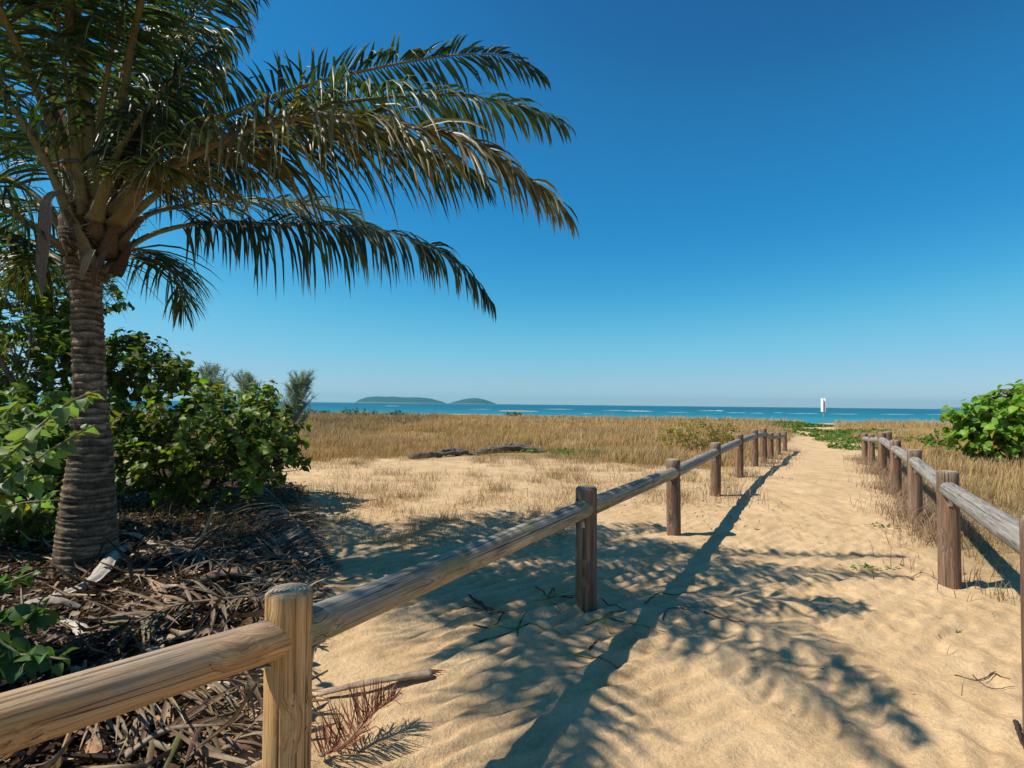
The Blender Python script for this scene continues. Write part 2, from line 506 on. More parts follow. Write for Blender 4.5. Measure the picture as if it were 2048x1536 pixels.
M_POST_RED = mat_wood('post_timber_reddish', (.075, .038, .023), (.17, .092, .055), (.30, .185, .12), green=.1, grey=.22)
M_RAIL = mat_wood('rail_timber', (.25, .11, .042), (.57, .31, .12), (.76, .47, .225), green=.12, grey=.32)
M_RAIL_MOSS = mat_wood('rail_timber_mossy', (.20, .14, .065), (.45, .33, .18), (.62, .50, .31), green=.5, grey=.5)
M_RAIL_GREY = mat_wood('rail_timber_silvered', (.12, .10, .085), (.27, .24, .205), (.43, .395, .35), green=.0, grey=.8)
M_END = mat_endgrain('timber_end_grain')
M_STEEL = mat_plain('galvanised_steel', (.42, .43, .44), .45, .5, 60, .3, .1, .002, .7)

# ------------------------------------------------------------------ ground: one sheet from behind the camera to the beach
def build_ground():
    xs = [np.arange(-3.4, 5.0, .019)]
    d, x = .019, 5.0; r_ = []
    while x < 420: r_.append(x); d = min(d * 1.035, 9.0); x += d
    d, x = .019, -3.4; l_ = []
    while x > -420:
        d = min(d * 1.035, 9.0); x -= d; l_.append(x)
    X = np.concatenate([np.array(l_[::-1]), xs[0], np.array(r_)])
    ys = []; y = .85
    while y < 60: ys.append(y); y += max(.013, .0062 * y)
    while y < 560: ys.append(y); y += .02 * y
    b = []; y = .85; d = .03
    while y > -30:
        y -= d; d = min(d * 1.3, 2.5); b.append(y)
    Y = np.concatenate([np.array(b[::-1]), np.array(ys)])
    GX, GY = np.meshgrid(X, Y)
    Z = gz_full(GX, GY)
    nx, ny = len(X), len(Y)
    V = np.stack([GX.ravel(), GY.ravel(), Z.ravel()], 1)
    i = np.arange(nx * ny).reshape(ny, nx)
    F = np.stack([i[:-1, :-1], i[:-1, 1:], i[1:, 1:], i[1:, :-1]], -1).reshape(-1, 4)
    soil = soil_mask(GX, GY) * sstep(-1, 1, GY + 3)
    gr = grass_mask(GX, GY)
    ye = GY + .30 * np.maximum(GX, 0) - .05 * np.minimum(GX, 0)
    gr = gr * sstep(70, 60, ye)
    wet = sstep(-2.45, -2.75, Z)
    tint = np.stack([soil.ravel(), np.clip(gr, 0, 1).ravel(), wet.ravel()], 1)
    me = np_mesh('sand_ground', V, F, M_GROUND, tint, smooth=True)
    tag(link('sand_ground', me), kind='structure')

def lfence_x(y):
    return np.interp(y, [-1, 1.83, 3.93, 6.11, 8.4, 10.5, 12.7, 13.8, 15.5, 18.3, 20.4, 26, 43, 80], [-2.5, -.73, .54, 1.8, 3.1, 4.34, 5.6, 6.3, 7.3, 8.9, 10.3, 13.3, 22.8, 44])
def rfence_x(y):
    return np.interp(y, [-1, 2.44, 4.51, 6.75, 8.73, 11, 13.75, 15.1, 20, 26, 43, 80], [.4, 2.36, 3.57, 4.94, 6.08, 7.4, 8.98, 9.7, 12.9, 16.0, 25.0, 45.5])

def grass_mask(x, y):
    n = fbm(x * .45, y * .45, 4, 70)
    front = np.interp(x, [-9, -4, 0, 3, 6, 9], [12.2, 13.4, 14.6, 13.2, 11.6, 14.5])
    left = sstep(-.9, 1.1, y - front + 1.5 * n) * sstep(.35, -.5, x - (lfence_x(y) - .4) + .5 * n)
    # behind the posts the path verge
    right = sstep(-.25, .7, x - (rfence_x(y) + .15) + .45 * n) * sstep(4.6, 7.5, y + 1.2 * n + .25 * (x - rfence_x(y)))
    return np.maximum(left, right)

build_ground()

def build_sea():
    X = np.concatenate([-np.geomspace(9000, 60, 26), np.linspace(-50, 50, 11), np.geomspace(60, 9000, 26)])
    Y = np.geomspace(100, 7100, 40)
    GX, GY = np.meshgrid(X, Y)
    V = np.stack([GX.ravel(), GY.ravel(), np.full(GX.size, -2.6)], 1)
    nx, ny = len(X), len(Y)
    i = np.arange(nx * ny).reshape(ny, nx)
    F = np.stack([i[:-1, :-1], i[:-1, 1:], i[1:, 1:], i[1:, :-1]], -1).reshape(-1, 4)
    tag(link('sea', np_mesh('sea', V, F, M_SEA, smooth=True)), kind='structure')
build_sea()

def sea_pt(px, py, z=-2.6):
    v = ray(px, py); k = (z - EYE) / v.z
    return v.x * k, v.y * k

M_SANDBAR = mat_plain('wet_sandbar', (.50, .38, .25), .8, .2, .3, .25)
M_FOAM = mat_plain('surf_foam', (.82, .85, .86), .7, .2, 1.5, .15, .5, .05)

def low_mound(name, cx, cy, rx, ry, h, mat, seed, z0=-2.62, n=28, m=12, label=None, cat=None, kind=None, group=None, rough=.35):
    V = []; F = []
    for j in range(m + 1):
        t = j / m
        for i in range(n):
            a = 2 * math.pi * i / n
            w = 1 + rough * float(fbm(np.array([math.cos(a) * 1.3 + seed]), np.array([math.sin(a) * 1.3 + seed * 2.]), 3, seed)[0])
            V.append((rx * t * w * math.cos(a), ry * t * w * math.sin(a), h * (1 - t ** 1.6)))
    V = np.array(V)
    for j in range(m):
        for i in range(n):
            k = (i + 1) % n
            F.append((j * n + i, (j + 1) * n + i, (j + 1) * n + k)); F.append((j * n + i, (j + 1) * n + k, j * n + k))
    o = link(name, np_mesh(name, V, np.array(F), mat, smooth=True), loc=(cx, cy, z0))
    return tag(o, label, cat, group, kind)

x0, y0 = sea_pt(1035, 822)
low_mound('sandbar', x0, y0, 12.5, 16, .22, M_SANDBAR, 3, kind='structure')
x0, y0 = sea_pt(915, 829)
low_mound('sandbar', x0, y0, 17, 7, .2, M_SANDBAR, 4, kind='structure')

def wave_line(px0, px1, py, w, seed):
    acc = Acc()
    n = max(6, int((px1 - px0) / 4))
    xa, ya = sea_pt(px0, py); xb, yb = sea_pt(px1, py + (px1 - px0) * .011)
    t = np.linspace(0, 1, n)
    P = np.stack([xa + (xb - xa) * t, ya + (yb - ya) * t + w * 2.5 * fbm(t * 6 + seed, t * 0, 3, seed), np.full(n, -2.58)], 1)
    rad = w * np.sin(np.pi * np.clip(t, .02, .98)) ** .6 * (.55 + .6 * np.abs(vnoise(t * n * .45 + seed, t * 0, seed + 1)))
    V, T = tube(P, rad, 6, flat=.5)
    acc.add(V, T)
    return acc
wav = Acc()
for k, (a, b, y, w) in enumerate([(1086, 1150, 818.3, .75), (1205, 1300, 821, .6), (1250, 1310, 822.3, .8), (1395, 1450, 821.5, .9), (1455, 1495, 825.5, .55),
                                  (1500, 1530, 826.5, .5), (1548, 1568, 825.5, .7), (1575, 1640, 826.8, .5), (1430, 1447, 821.5, 1.1), (1330, 1380, 824.5, .4),
                                  (1660, 1720, 828, .45), (1760, 1830, 828.5, .5), (940, 985, 818.4, .5), (770, 800, 812, .8), (1160, 1185, 827.5, .35), (1850, 1900, 829, .5)]):
    q = wave_line(a, b, y, w * .7, k + 20)
    for V, T in zip(q.V, q.T): wav.add(V, T)
tag(link('breaking_waves', wav.mesh('breaking_waves', M_FOAM)), 'thin white lines of surf breaking in the shallows off the beach', 'waves', kind='stuff')

# ------------------------------------------------------------------ islands on the horizon
M_ISLE = mat_plain('island_scrub', (.02, .07, .05), .95, .05, .02, .6, .8, 8.0)
M_ROCK = mat_plain('shore_rock', (.14, .13, .11), .95, .05, .03, .5, .8, 4.0)
def island(px0, px1, prof, Y, depth, label, seed):
    xa = at(px0, 806, Y).x; xb = at(px1, 806, Y).x
    n, m = 220, 30
    t = np.linspace(0, 1, n); s = np.linspace(-1, 1, m)
    px = [p[0] for p in prof]; hh = [p[1] / FPX * Y for p in prof]
    H = np.interp(px0 + (px1 - px0) * t, px, hh)
    TX, TS = np.meshgrid(t, s)
    X = xa + (xb - xa) * TX; Yg = TS * depth * (.35 + .65 * np.sin(np.pi * TX) ** .5)
    Z = np.interp(TX, t, H) * np.clip(1 - np.abs(TS) ** 2.4, 0, 1) * (1 + .10 * fbm(X * .012, Yg * .012, 4, seed)) + 5.0 * fbm(X * .035, Yg * .05, 4, seed + 1) * (1 - TS ** 2) * np.sin(np.pi * TX) ** .3
    Z = np.maximum(Z, -1)
    cx = (xa + xb) / 2
    V = np.stack([(X - cx).ravel(), Yg.ravel(), Z.ravel()], 1)
    i = np.arange(n * m).reshape(m, n)
    F = np.stack([i[:-1, :-1], i[:-1, 1:], i[1:, 1:], i[1:, :-1]], -1).reshape(-1, 4)
    zc = Z[:-1, :-1].ravel()
    mi = (zc < 2.2).astype(int)
    o = link('island', np_mesh('island', V, F, [M_ISLE, M_ROCK], smooth=True, mat_idx=mi), loc=(cx, Y, -2.7))
    return tag(o, label, 'island', 'islands on the horizon')
island(715, 893, [(715, .5), (722, 7), (736, 11.5), (760, 12.5), (800, 12), (840, 11.5), (862, 9.5), (880, 5), (893, .3)], 4600, 260, 'long flat-topped wooded island on the horizon', 5)
island(897, 994, [(897, .3), (912, 5), (930, 9.5), (950, 11.5), (965, 10), (982, 4.5), (994, .3)], 4900, 200, 'small dome-shaped wooded island right of the longer one', 9)
island(1880, 1960, [(1880, .3), (1900, 2.5), (1925, 3.2), (1945, 2.6), (1960, .8)], 6700, 150, 'faint low headland far off above the right-hand shrub', 14)

# ------------------------------------------------------------------ log rail fences
def log_mesh(name, length, r0, r1, mats, seed, zoff=0, cham=.012, cracks=2, wob=.012, face=None):
    """log along +z from 0 to length; slots: side, end grain"""
    ns = 110
    nz = max(8, int(length / .06))
    zz = np.concatenate([[0, cham], np.linspace(cham, length - cham, nz)[1:-1], [length - cham, length]])
    a = np.linspace(0, 2 * np.pi, ns, endpoint=False)
    rs = np.interp(zz, [0, length], [r0, r1])
    rs[0] -= cham; rs[-1] -= cham
    rad = rs[:, None] * (1 + wob * fbm(zz[:, None] * 1.2 + seed, np.cos(a)[None] * .9 + seed * 1.7, 3, seed) + .006 * vnoise(zz[:, None] * 8, a[None] * 3 + seed, seed + 2))
    rg = random.Random(seed)
    depth = np.zeros_like(rad)
    for c in range(cracks):
        j0 = rg.uniform(0, ns) if face is None or c > 1 else face / (2 * np.pi) * ns + (c * 13 - 4); z0 = rg.uniform(0, length * .7); z1 = z0 + (rg.uniform(.3, .9) if face is None or c else .8) * length
        if face is not None and c == 0: z0 = length * rg.uniform(0, .3); z1 = length * rg.uniform(.75, 1.0)
        dr = rg.uniform(-2.5, 2.5)
        for k, z in enumerate(zz):
            if z0 < z < z1:
                f = math.sin(math.pi * (z - z0) / (z1 - z0)) ** .5
                j = int(round(j0 + dr * (z - z0) / length + .6 * float(vnoise(np.array([z * 3.]), np.array([c * 5.]), seed)[0]))) % ns
                w_ = f * rg.uniform(.7, 1.2); rad[k, j] -= .008 * w_
                depth[k, j] = max(depth[k, j], min(1, w_))
    V = np.stack([rad * np.cos(a), rad * np.sin(a), np.broadcast_to(zz[:, None], rad.shape)], -1).reshape(-1, 3)
    V[:, 2] += zoff
    n = len(zz); i = np.arange(n * ns).reshape(n, ns); j = np.roll(i, -1, 1)
    F = np.concatenate([np.stack([i[:-1], j[:-1], j[1:]], -1).reshape(-1, 3), np.stack([i[:-1], j[1:], i[1:]], -1).reshape(-1, 3)])
    V = np.vstack([V, (0, 0, zoff), (0, 0, length + zoff)])
    c0, c1 = len(V) - 2, len(V) - 1
    E = [(j[0, k], i[0, k], c0) for k in range(ns)] + [(i[-1, k], j[-1, k], c1) for k in range(ns)]
    mi = [0] * len(F) + [1] * len(E)
    dp = np.concatenate([depth.ravel(), [0, 0]])
    me = np_mesh(name, V, np.vstack([F, np.array(E)]), mats, np.repeat(dp[:, None], 3, 1), smooth=True, mat_idx=mi)
    # end faces flat
    sm = np.ones(len(me.polygons), dtype=bool); sm[len(F):] = False
    q_ = (n - 1) * ns; sm[q_ - ns:q_] = False; sm[2 * q_ - ns:2 * q_] = False; sm[:ns] = False; sm[q_:q_ + ns] = False
    me.polygons.foreach_set('use_smooth', sm)
    return me

def fence(posts, rails, label, postmat_of, rail_mat_of, group, seed):
    b = posts[0]
    root = empty('wooden_fence', (b[0], b[1], gz(b[0], b[1])), label, 'fence', group)
    off = Vector(root.location)
    P = []
    for k, (x, y, zt, r) in enumerate(posts):
        zb = gz(x, y) - .28
        me = log_mesh('post', zt - zb, r * 1.02, r, [postmat_of(k), M_END], seed + k)
        o = link('post', me, root)
        o.location = Vector((x, y, zb)) - off
        o.rotation_euler = (R(random.uniform(-.7, .7)), R(random.uniform(-.7, .7)), random.uniform(0, 6))
        P.append(Vector((x, y, zt)))
    for k, (i, j, r) in enumerate(rails):
        A = P[i] - Vector((0, 0, .148)); B = P[j] - Vector((0, 0, .148))
        d = B - A
        q = d.to_track_quat('Z', 'Y')
        mid = A.lerp(B, .8 if k == 0 else .5)
        tc_ = q.inverted() @ (Vector((0, 0, EYE)) - mid + Vector((0, 0, .35))).normalized()
        face = math.atan2(tc_.y, tc_.x) + random.uniform(-.3, .3)
        me = log_mesh('rail', d.length - .02, r * 1.02, r * .97, [rail_mat_of(k), M_END], seed + 50 + k, cracks=5, wob=.035, face=face)
        o = link('rail', me, root)
        o.location = A + d.normalized() * .01 - off
        o.rotation_mode = 'QUATERNION'
        o.rotation_quaternion = q
        # galvanised angle strap under the near end of the rail
        dn = d.normalized()
        if A.y < 12:
            for (Q, s) in ((A, 1), (B, -1)):
                c = Q + dn * s * .082 - Vector((0, 0, r + .004))
                side = dn.cross(Vector((0, 0, 1))).normalized()
                w = .016
                pts = []
                prof = [(-.012, -.055), (-.008, -.03), (-.004, -.006), (.015, .0), (.045, .001)]
                V = []; F = []
                for (u, z) in prof:
                    for sw in (-w, w):
                        V.append(c + dn * s * u + Vector((0, 0, z)) + side * sw - off)
                for (u, z) in prof:
                    for sw in (-w, w):
                        V.append(c + dn * s * (u + .004) + Vector((0, 0, z - .003)) + side * sw - off)
                m = len(prof) * 2
                for q_ in range(len(prof) - 1):
                    a_, b_, c_, d_ = 2 * q_, 2 * q_ + 1, 2 * q_ + 3, 2 * q_ + 2
                    F += [(a_, b_, c_, d_), (m + a_, m + d_, m + c_, m + b_), (a_, d_, m + d_, m + a_), (b_, m + b_, m + c_, c_)]
                V = np.array([tuple(v) for v in V])
                link('bracket', np_mesh('bracket', V, np.array(F), M_STEEL), root)
    return root

def P_(px, top, Y, r=.075):
    v = at(px, top, Y); return (v.x, v.y, v.z, r)

pl = [P_(586, 1176, 1.84, .0735)]
v0 = pl[0]
posts_l = [(v0[0] - 1.50, v0[1] - 2.00, v0[2] + .10, .075)] + pl + [
    P_(1174, 974, 3.93), P_(1348, 918, 6.11), P_(1431, 885, 8.4), P_(1478, 868, 10.5), P_(1509.5, 859, 12.7), P_(1528, 856.5, 14.2, .08),
    P_(1541.5, 865, 16.0), P_(1556.7, 864.5, 18.6), P_(1569.5, 863, 21.0)]
rails_l = [(0, 1, .066)] + [(k, k + 1, .063) for k in range(1, 10)]
fence(posts_l, rails_l, 'log rail fence along the left side of the sandy path', lambda k: M_POST if k < 2 else M_POST_RED, lambda k: [M_RAIL, M_RAIL_MOSS, M_RAIL_MOSS, M_RAIL_GREY][min(k, 3)], 'log rail fences beside the path', 100)

posts_r = [(2.335, 2.44, EYE - .475, .075), P_(1896, 942, 4.51), P_(1829, 899, 6.75), P_(1790.5, 880, 8.73), P_(1764, 865, 11.0), P_(1742.6, 868, 13.75, .072), P_(1729, 866.5, 15.07, .07),
           P_(1777, 863, 11.75, .07)]
prv = (posts_r[0][0] - 1.25, posts_r[0][1] - 2.15, posts_r[0][2] + .02, .075)
posts_r = [prv] + posts_r
rails_r = [(k, k + 1, .066) for k in range(0, 7)]
fence(posts_r, rails_r, 'log rail fence with silvery cracked rails along the right side of the path', lambda k: M_POST_RED, lambda k: M_RAIL_GREY, 'log rail fences beside the path', 300)

# ------------------------------------------------------------------ leaflets and fronds
LROWS = np.array([0, .12, .32, .55, .78, 1.0])
LW = np.array([.35, .85, 1.0, .85, .5, .03])
def leaflet_geo(base, d0, wdir, length, width, droop, kink, rg, gvec=(0, 0, -1), tint=None, tiptint=None):
    """N leaflets as V-folded strips. returns V (N,18,3), C (N,18,3); topology LT per leaflet"""
    N = len(base); K = len(LROWS)
    g = np.array(gvec, float)
    p = base.copy(); d = d0.copy(); V = np.zeros((N, K, 3, 3)); prev = 0
    for k in range(K):
        t = LROWS[k]
        ds = t - prev
        pull = droop * ds * 2.0 * (.4 + t)
        d = norm(d + g * pull[:, None])
        if k == 4: d = norm(d + g * kink[:, None])
        p = p + d * (length * ds)[:, None]
        w = norm(wdir - d * np.sum(wdir * d, 1)[:, None])
        nn = np.cross(w, d)
        hw = (width * LW[k] * .5)[:, None]
        V[:, k, 0] = p - w * hw; V[:, k, 2] = p + w * hw
        V[:, k, 1] = p - nn * hw * .45
        prev = t
    C = np.zeros((N, K, 3, 3))
    for k in range(K):
        f = np.clip((LROWS[k] - .6) / .4, 0, 1) ** 1.5
        C[:, k, :, :] = (tint * (1 - f) + tiptint * f)[:, None, :]
    return V.reshape(N, K * 3, 3), C.reshape(N, K * 3, 3)
LT = []
for k in range(len(LROWS) - 1):
    for c in (0, 1):
        a, b, c2, d_ = k * 3 + c, k * 3 + c + 1, (k + 1) * 3 + c + 1, (k + 1) * 3 + c
        LT += [(a, b, c2), (a, c2, d_)]
LT = np.array(LT)

def frond(parent, ctrl, L=.62, pet=.22, roll=0, droop=1.0, lenA=1.0, lenB=1.0, lift=.25, width=.036, green=(.060, .105, .030), tip=(.32, .26, .10),
          tipamt=.5, stalk=(.26, .22, .09), r0=.036, spacing=.034, separate=False, seed=1, name='frond', lname='leaflets', dead=False, flatground=False,
          label=None, jit=.12, kinkp=.18, fwd=(.35, 1.15), upA=0.0, sag=0, missing=0.0, basew=2.2):
    rg = np.random.default_rng(seed)
    if dead: green = tuple(g * k for g, k in zip(green, (.80, .74, .66)))
    if not dead: droop = droop * .52; L = L * 1.14; jit = jit * 1.5; width = width * .86; green = tuple(g * .80 for g in green); stalk = tuple(g * .62 for g in stalk); spacing = spacing * .9
    P, LEN = catmull([tuple(c) for c in ctrl], 60)
    t = np.linspace(0, 1, 60)
    rad = np.interp(t, [0, .05, pet, .6, 1], [r0 * basew, r0 * 1.45, r0 * .85, r0 * .42, r0 * .08])
    V, T = tube(P, rad, 8, flat=np.interp(t, [0, .1, .3, 1], [.35, .55, .8, .9]), rough=.06, seed=seed)
    off = np.array(parent.location)
    sc = np.array(stalk)
    cs = np.broadcast_to(sc, (len(V), 3)) * (1 + .1 * rg.standard_normal((len(V), 1)))
    fo = link(name, np_mesh(name, V - off, T, M_DEADLEAF if dead else M_STALK, cs, smooth=True), parent)
    if label: fo['label'] = label
    n = max(8, int(LEN * (1 - pet) / spacing))
    bases, dirs, wds, lens, sid = [], [], [], [], []
    TT = norm(np.gradient(P, axis=0)); up = np.array((0, 0, 1.0))
    for i in range(n):
        u = (i + .5) / n
        tt = pet + (1 - pet) * u
        p = np.array([np.interp(tt, t, P[:, j]) for j in range(3)])
        Tn = norm(np.array([np.interp(tt, t, TT[:, j]) for j in range(3)]))
        U = norm(up - Tn * np.dot(up, Tn)); Sd = np.cross(Tn, U)
        cr, sr = math.cos(R(roll)), math.sin(R(roll))
        U2 = U * cr + Sd * sr; S2 = Sd * cr - U * sr
        ang = fwd[0] + (fwd[1] - fwd[0]) * u ** 1.3
        prof = min(1, .45 + u / .25 * .55) * (1 - .74 * u ** 2.2)
        for s, lf in ((1, lenA), (-1, lenB)):
            if rg.random() < missing: continue
            a_ = ang + rg.normal(0, jit) + .30 * float(vnoise(np.array([i * .16]), np.array([s * 3.3 + seed]), seed))
            cl_ = .35 * float(vnoise(np.array([i * .21]), np.array([s * 5.3 + seed]), seed + 3))
            d = S2 * s * math.cos(a_) + Tn * math.sin(a_) + U2 * (lift + rg.normal(0, jit) + cl_) + up * (upA if s > 0 else 0)
            d = d / np.linalg.norm(d)
            bases.append(p + S2 * s * r0 * .25); dirs.append(d); wds.append(Tn + U2 * rg.normal(0, .35) * 1.0 + S2 * rg.normal(0, .3)); lens.append(L * prof * lf * rg.uniform(.85, 1.1)); sid.append(s)
    bases = np.array(bases); dirs = np.array(dirs); wds = np.array(wds); lens = np.array(lens)
    N = len(bases)
    dr = droop * rg.uniform(.65, 1.35, N)
    kk = np.where(rg.random(N) < kinkp, rg.uniform(.5, 1.6, N), 0) * (0 if dead and flatground else 1)
    gcol = np.array(green)[None, :] * (1 + .22 * rg.standard_normal((N, 1))) * (1 + .10 * rg.standard_normal((N, 3)))
    gcol = np.clip(gcol, .004, 1)
    q = rg.random((N, 1))
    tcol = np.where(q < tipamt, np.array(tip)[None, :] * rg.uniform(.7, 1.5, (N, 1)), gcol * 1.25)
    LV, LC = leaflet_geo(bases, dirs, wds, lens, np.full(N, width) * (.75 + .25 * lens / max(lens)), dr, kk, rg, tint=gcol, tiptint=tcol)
    if flatground:
        fx = LV[..., 0]; fy = LV[..., 1]
        zg = gz_full(fx.ravel(), fy.ravel()).reshape(fx.shape) + .006 + .03 * rg.random((N, 1))
        LV[..., 2] = np.maximum(LV[..., 2], zg + np.array([0, .004, 0] * 6)[None, :])
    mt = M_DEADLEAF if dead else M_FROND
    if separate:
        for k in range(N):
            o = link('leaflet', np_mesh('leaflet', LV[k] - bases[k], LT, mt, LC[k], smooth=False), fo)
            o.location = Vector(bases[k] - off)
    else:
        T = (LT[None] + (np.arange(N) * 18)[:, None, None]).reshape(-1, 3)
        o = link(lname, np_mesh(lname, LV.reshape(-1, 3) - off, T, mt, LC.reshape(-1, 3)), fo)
        o['kind'] = 'stuff'
    return fo, N

# ------------------------------------------------------------------ the coconut palm
TX, TY = at(172, 1128, 4.64).x, 4.64
palm = empty('palm_tree', (TX, TY, gz(TX, TY)), 'coconut palm with a short ringed trunk and long green fronds beside the path', 'palm tree')
poff = Vector(palm.location)
def build_trunk():
    prof = [(1175, 172, 142), (1130, 172, 138), (1090, 174, 131), (1040, 175, 121), (1000, 176, 112), (950, 180, 101), (900, 183, 89), (850, 182, 79), (800, 180, 71), (700, 178, 68), (600, 173, 67), (550, 171, 72), (515, 168, 84), (480, 168, 104), (440, 168, 100), (400, 172, 84), (365, 176, 60)]
    zs, cx, rr = [], [], []
    for (py, px, w) in prof:
        v = at(px, py, TY); zs.append(v.z); cx.append(v.x); rr.append(w / 1.25 / (FPX / TY) / 2)
    n = 420; sides = 64
    z = np.linspace(zs[0] - .05, zs[-1], n)
    X = np.interp(z, zs, cx); Rd = np.interp(z, zs, rr)
    Rd = np.convolve(np.pad(Rd, 6, mode='edge'), np.ones(13) / 13, 'valid')
    a = np.linspace(0, 2 * np.pi, sides, endpoint=False)
    # leaf-scar rings: uneven spacing, tilted a little, sharp lower lips
    zz = z[:, None] + .012 * np.cos(a)[None] * np.sin(z * 3)[:, None] + .010 * fbm(np.cos(a)[None] * 1.3 + z[:, None] * 2, np.sin(a)[None] * 1.3 + 0 * z[:, None], 3, 77)
    sp = np.interp(z, [0, .5, 1.2, 2.7], [.040, .046, .060, .056])[:, None]
    ph = np.cumsum(1 / sp[:, 0]) * (z[1] - z[0])
    phz = ph[:, None] + (zz - z[:, None]) / sp + .55 * vnoise(ph[:, None] * .55, np.cos(a)[None] * .5 + 3, 12) + .25 * vnoise(ph[:, None] * 1.3, a[None] * .9, 17)
    t = phz - np.floor(phz)
    ring = np.where(t < .8, t / .8, (1 - t) / .2) ** 1.2
    ringid = np.floor(phz)
    amp = .011 * (1 + .8 * vnoise(ringid * 1.7 + .5, a[None] * 1.2, 13))
    rad = Rd[:, None] + amp * (ring - .5) + .006 * fbm(np.cos(a)[None] * 2 + 0 * z[:, None], z[:, None] * 3 + np.sin(a)[None] * 2, 3, 14) + .0025 * vnoise(a[None] * 14, z[:, None] * 10, 15)
    rad = rad + np.maximum(0, .10 - z)[:, None] * .25 * (1 + .6 * vnoise(a[None] * 3, z[:, None] * 0, 16))
    V = np.stack([X[:, None] + rad * np.cos(a), TY + rad * np.sin(a), np.broadcast_to(z[:, None], rad.shape)], -1).reshape(-1, 3)
    c = (.40 + 1.0 * ring) * (1 + .5 * vnoise(ringid * 3.3 + .5, a[None] * 1.1, 18)) * (1 + .3 * fbm(z[:, None] * 1.6, np.cos(a)[None] * 1.2, 3, 19))
    c = np.clip(c, .25, 1.6)
    i = np.arange(n * sides).reshape(n, sides); j = np.roll(i, -1, 1)
    F = np.stack([i[:-1], j[:-1], j[1:], i[1:]], -1).reshape(-1, 4)
    link('trunk', np_mesh('trunk', V - np.array(poff), F, M_TRUNK, np.repeat(c.reshape(-1, 1), 3, 1), smooth=True), palm)
build_trunk()

G1 = (.045, .085, .028); G2 = (.060, .105, .034); G3 = (.075, .095, .030)
CY = TY
fr = []
def F_(ctrl, **k):
    pts = [at(*c) if len(c) == 3 and c[0] > 25 or (len(c) == 3 and isinstance(c[0], int)) else Vector(c) for c in ctrl]
    return frond(palm, pts, **k)
W_ = lambda x, y, z: Vector((float(x), float(y), float(z)))
def Fw(ctrl, **k): return frond(palm, ctrl, **k)
A = at
# F1 upper long frond reaching right
Fw([A(205, 440, 4.62), A(255, 345, 4.72), A(370, 262, 4.85), A(470, 225, 4.9), A(560, 188, 4.95), A(700, 148, 5.0), A(850, 118, 5.0), A(960, 108, 5.0), A(1030, 118, 5.0), A(1088, 152, 5.0)],
   L=.60, pet=.24, roll=-52, droop=.75, lenA=.52, lenB=.95, lift=.15, green=(.030, .062, .030), tipamt=.25, seed=21, separate=True, fwd=(.15, 1.2), kinkp=.3, label='long upper frond with its short upper leaflets curling over')
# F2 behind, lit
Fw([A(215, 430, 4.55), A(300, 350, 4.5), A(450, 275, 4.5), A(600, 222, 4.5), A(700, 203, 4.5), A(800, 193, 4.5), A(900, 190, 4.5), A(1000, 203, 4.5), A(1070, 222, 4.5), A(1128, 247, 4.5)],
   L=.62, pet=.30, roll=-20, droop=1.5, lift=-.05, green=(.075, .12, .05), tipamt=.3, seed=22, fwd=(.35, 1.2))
# F3 brownish-yellow nearer frond
Fw([A(230, 450, 4.5), A(300, 370, 4.3), A(380, 315, 4.15), A(480, 268, 4.05), A(600, 236, 3.95), A(700, 234, 3.9), A(850, 256, 3.85), A(950, 290, 3.8), A(1030, 335, 3.8), A(1128, 415, 3.8)],
   L=.88, pet=.10, roll=14, droop=1.5, lift=.15, green=(.135, .125, .04), tip=(.50, .38, .20), tipamt=.75, stalk=(.30, .20, .08), seed=23, separate=True, fwd=(.55, 1.2), width=.034, label='arching yellow-brown frond with pale dry leaflet tips')
# F3b dark partner under it
Fw([A(225, 470, 4.7), A(300, 400, 4.75), A(400, 330, 4.8), A(520, 285, 4.8), A(650, 262, 4.8), A(780, 280, 4.75), A(880, 310, 4.7), A(960, 350, 4.7)],
   L=1.05, pet=.22, roll=0, droop=1.3, lift=0, green=G1, seed=24, fwd=(.5, 1.1))
# F4 lower right
Fw([A(205, 545, 4.6), A(262, 492, 4.8), A(330, 460, 5.05), A(430, 444, 5.3), A(550, 449, 5.6), A(680, 450, 5.85), A(790, 466, 6.0), A(880, 502, 6.1), A(940, 550, 6.2), A(985, 606, 6.2)],
   L=.80, pet=.20, roll=-6, droop=2.2, lift=.0, green=(.030, .060, .036), seed=25, fwd=(.3, 1.0))
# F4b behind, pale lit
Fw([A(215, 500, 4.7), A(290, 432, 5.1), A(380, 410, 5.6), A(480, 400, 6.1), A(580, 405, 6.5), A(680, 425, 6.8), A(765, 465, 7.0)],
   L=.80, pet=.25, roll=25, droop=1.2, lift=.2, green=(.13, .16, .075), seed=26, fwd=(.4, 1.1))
# F5 low, behind the trunk to the right
Fw([A(200, 560, 4.8), A(232, 522, 5.2), A(275, 498, 5.7), A(322, 520, 6.1), A(355, 565, 6.3), A(368, 625, 6.4)],
   L=.85, pet=.22, roll=10, droop=1.3, lift=.1, green=(.07, .10, .032), seed=27, fwd=(.3, 1.0), spacing=.03)
# F6 low, behind the trunk to the left
Fw([A(150, 560, 4.85), A(130, 528, 5.3), A(100, 515, 5.8), A(60, 530, 6.2), A(25, 575, 6.4)],
   L=.80, pet=.2, roll=0, droop=1.5, lift=.1, green=(.12, .15, .035), seed=28, spacing=.03)
# F7 the thick stalk that rises up and passes over the camera (casts the shadow on the near sand)
Fw([A(172, 430, 4.5), A(168, 330, 4.4), A(158, 200, 4.2), A(140, 80, 4.0), A(122, -30, 3.7), W_(-3.4, 3.4, 4.25), W_(-3.25, 2.85, 4.35), W_(-3.0, 2.35, 4.2), W_(-2.7, 1.95, 3.8)],
   L=.62, pet=.30, roll=0, droop=.55, lift=-.05, green=(.05, .10, .035), r0=.045, seed=29, fwd=(.2, 1.0))
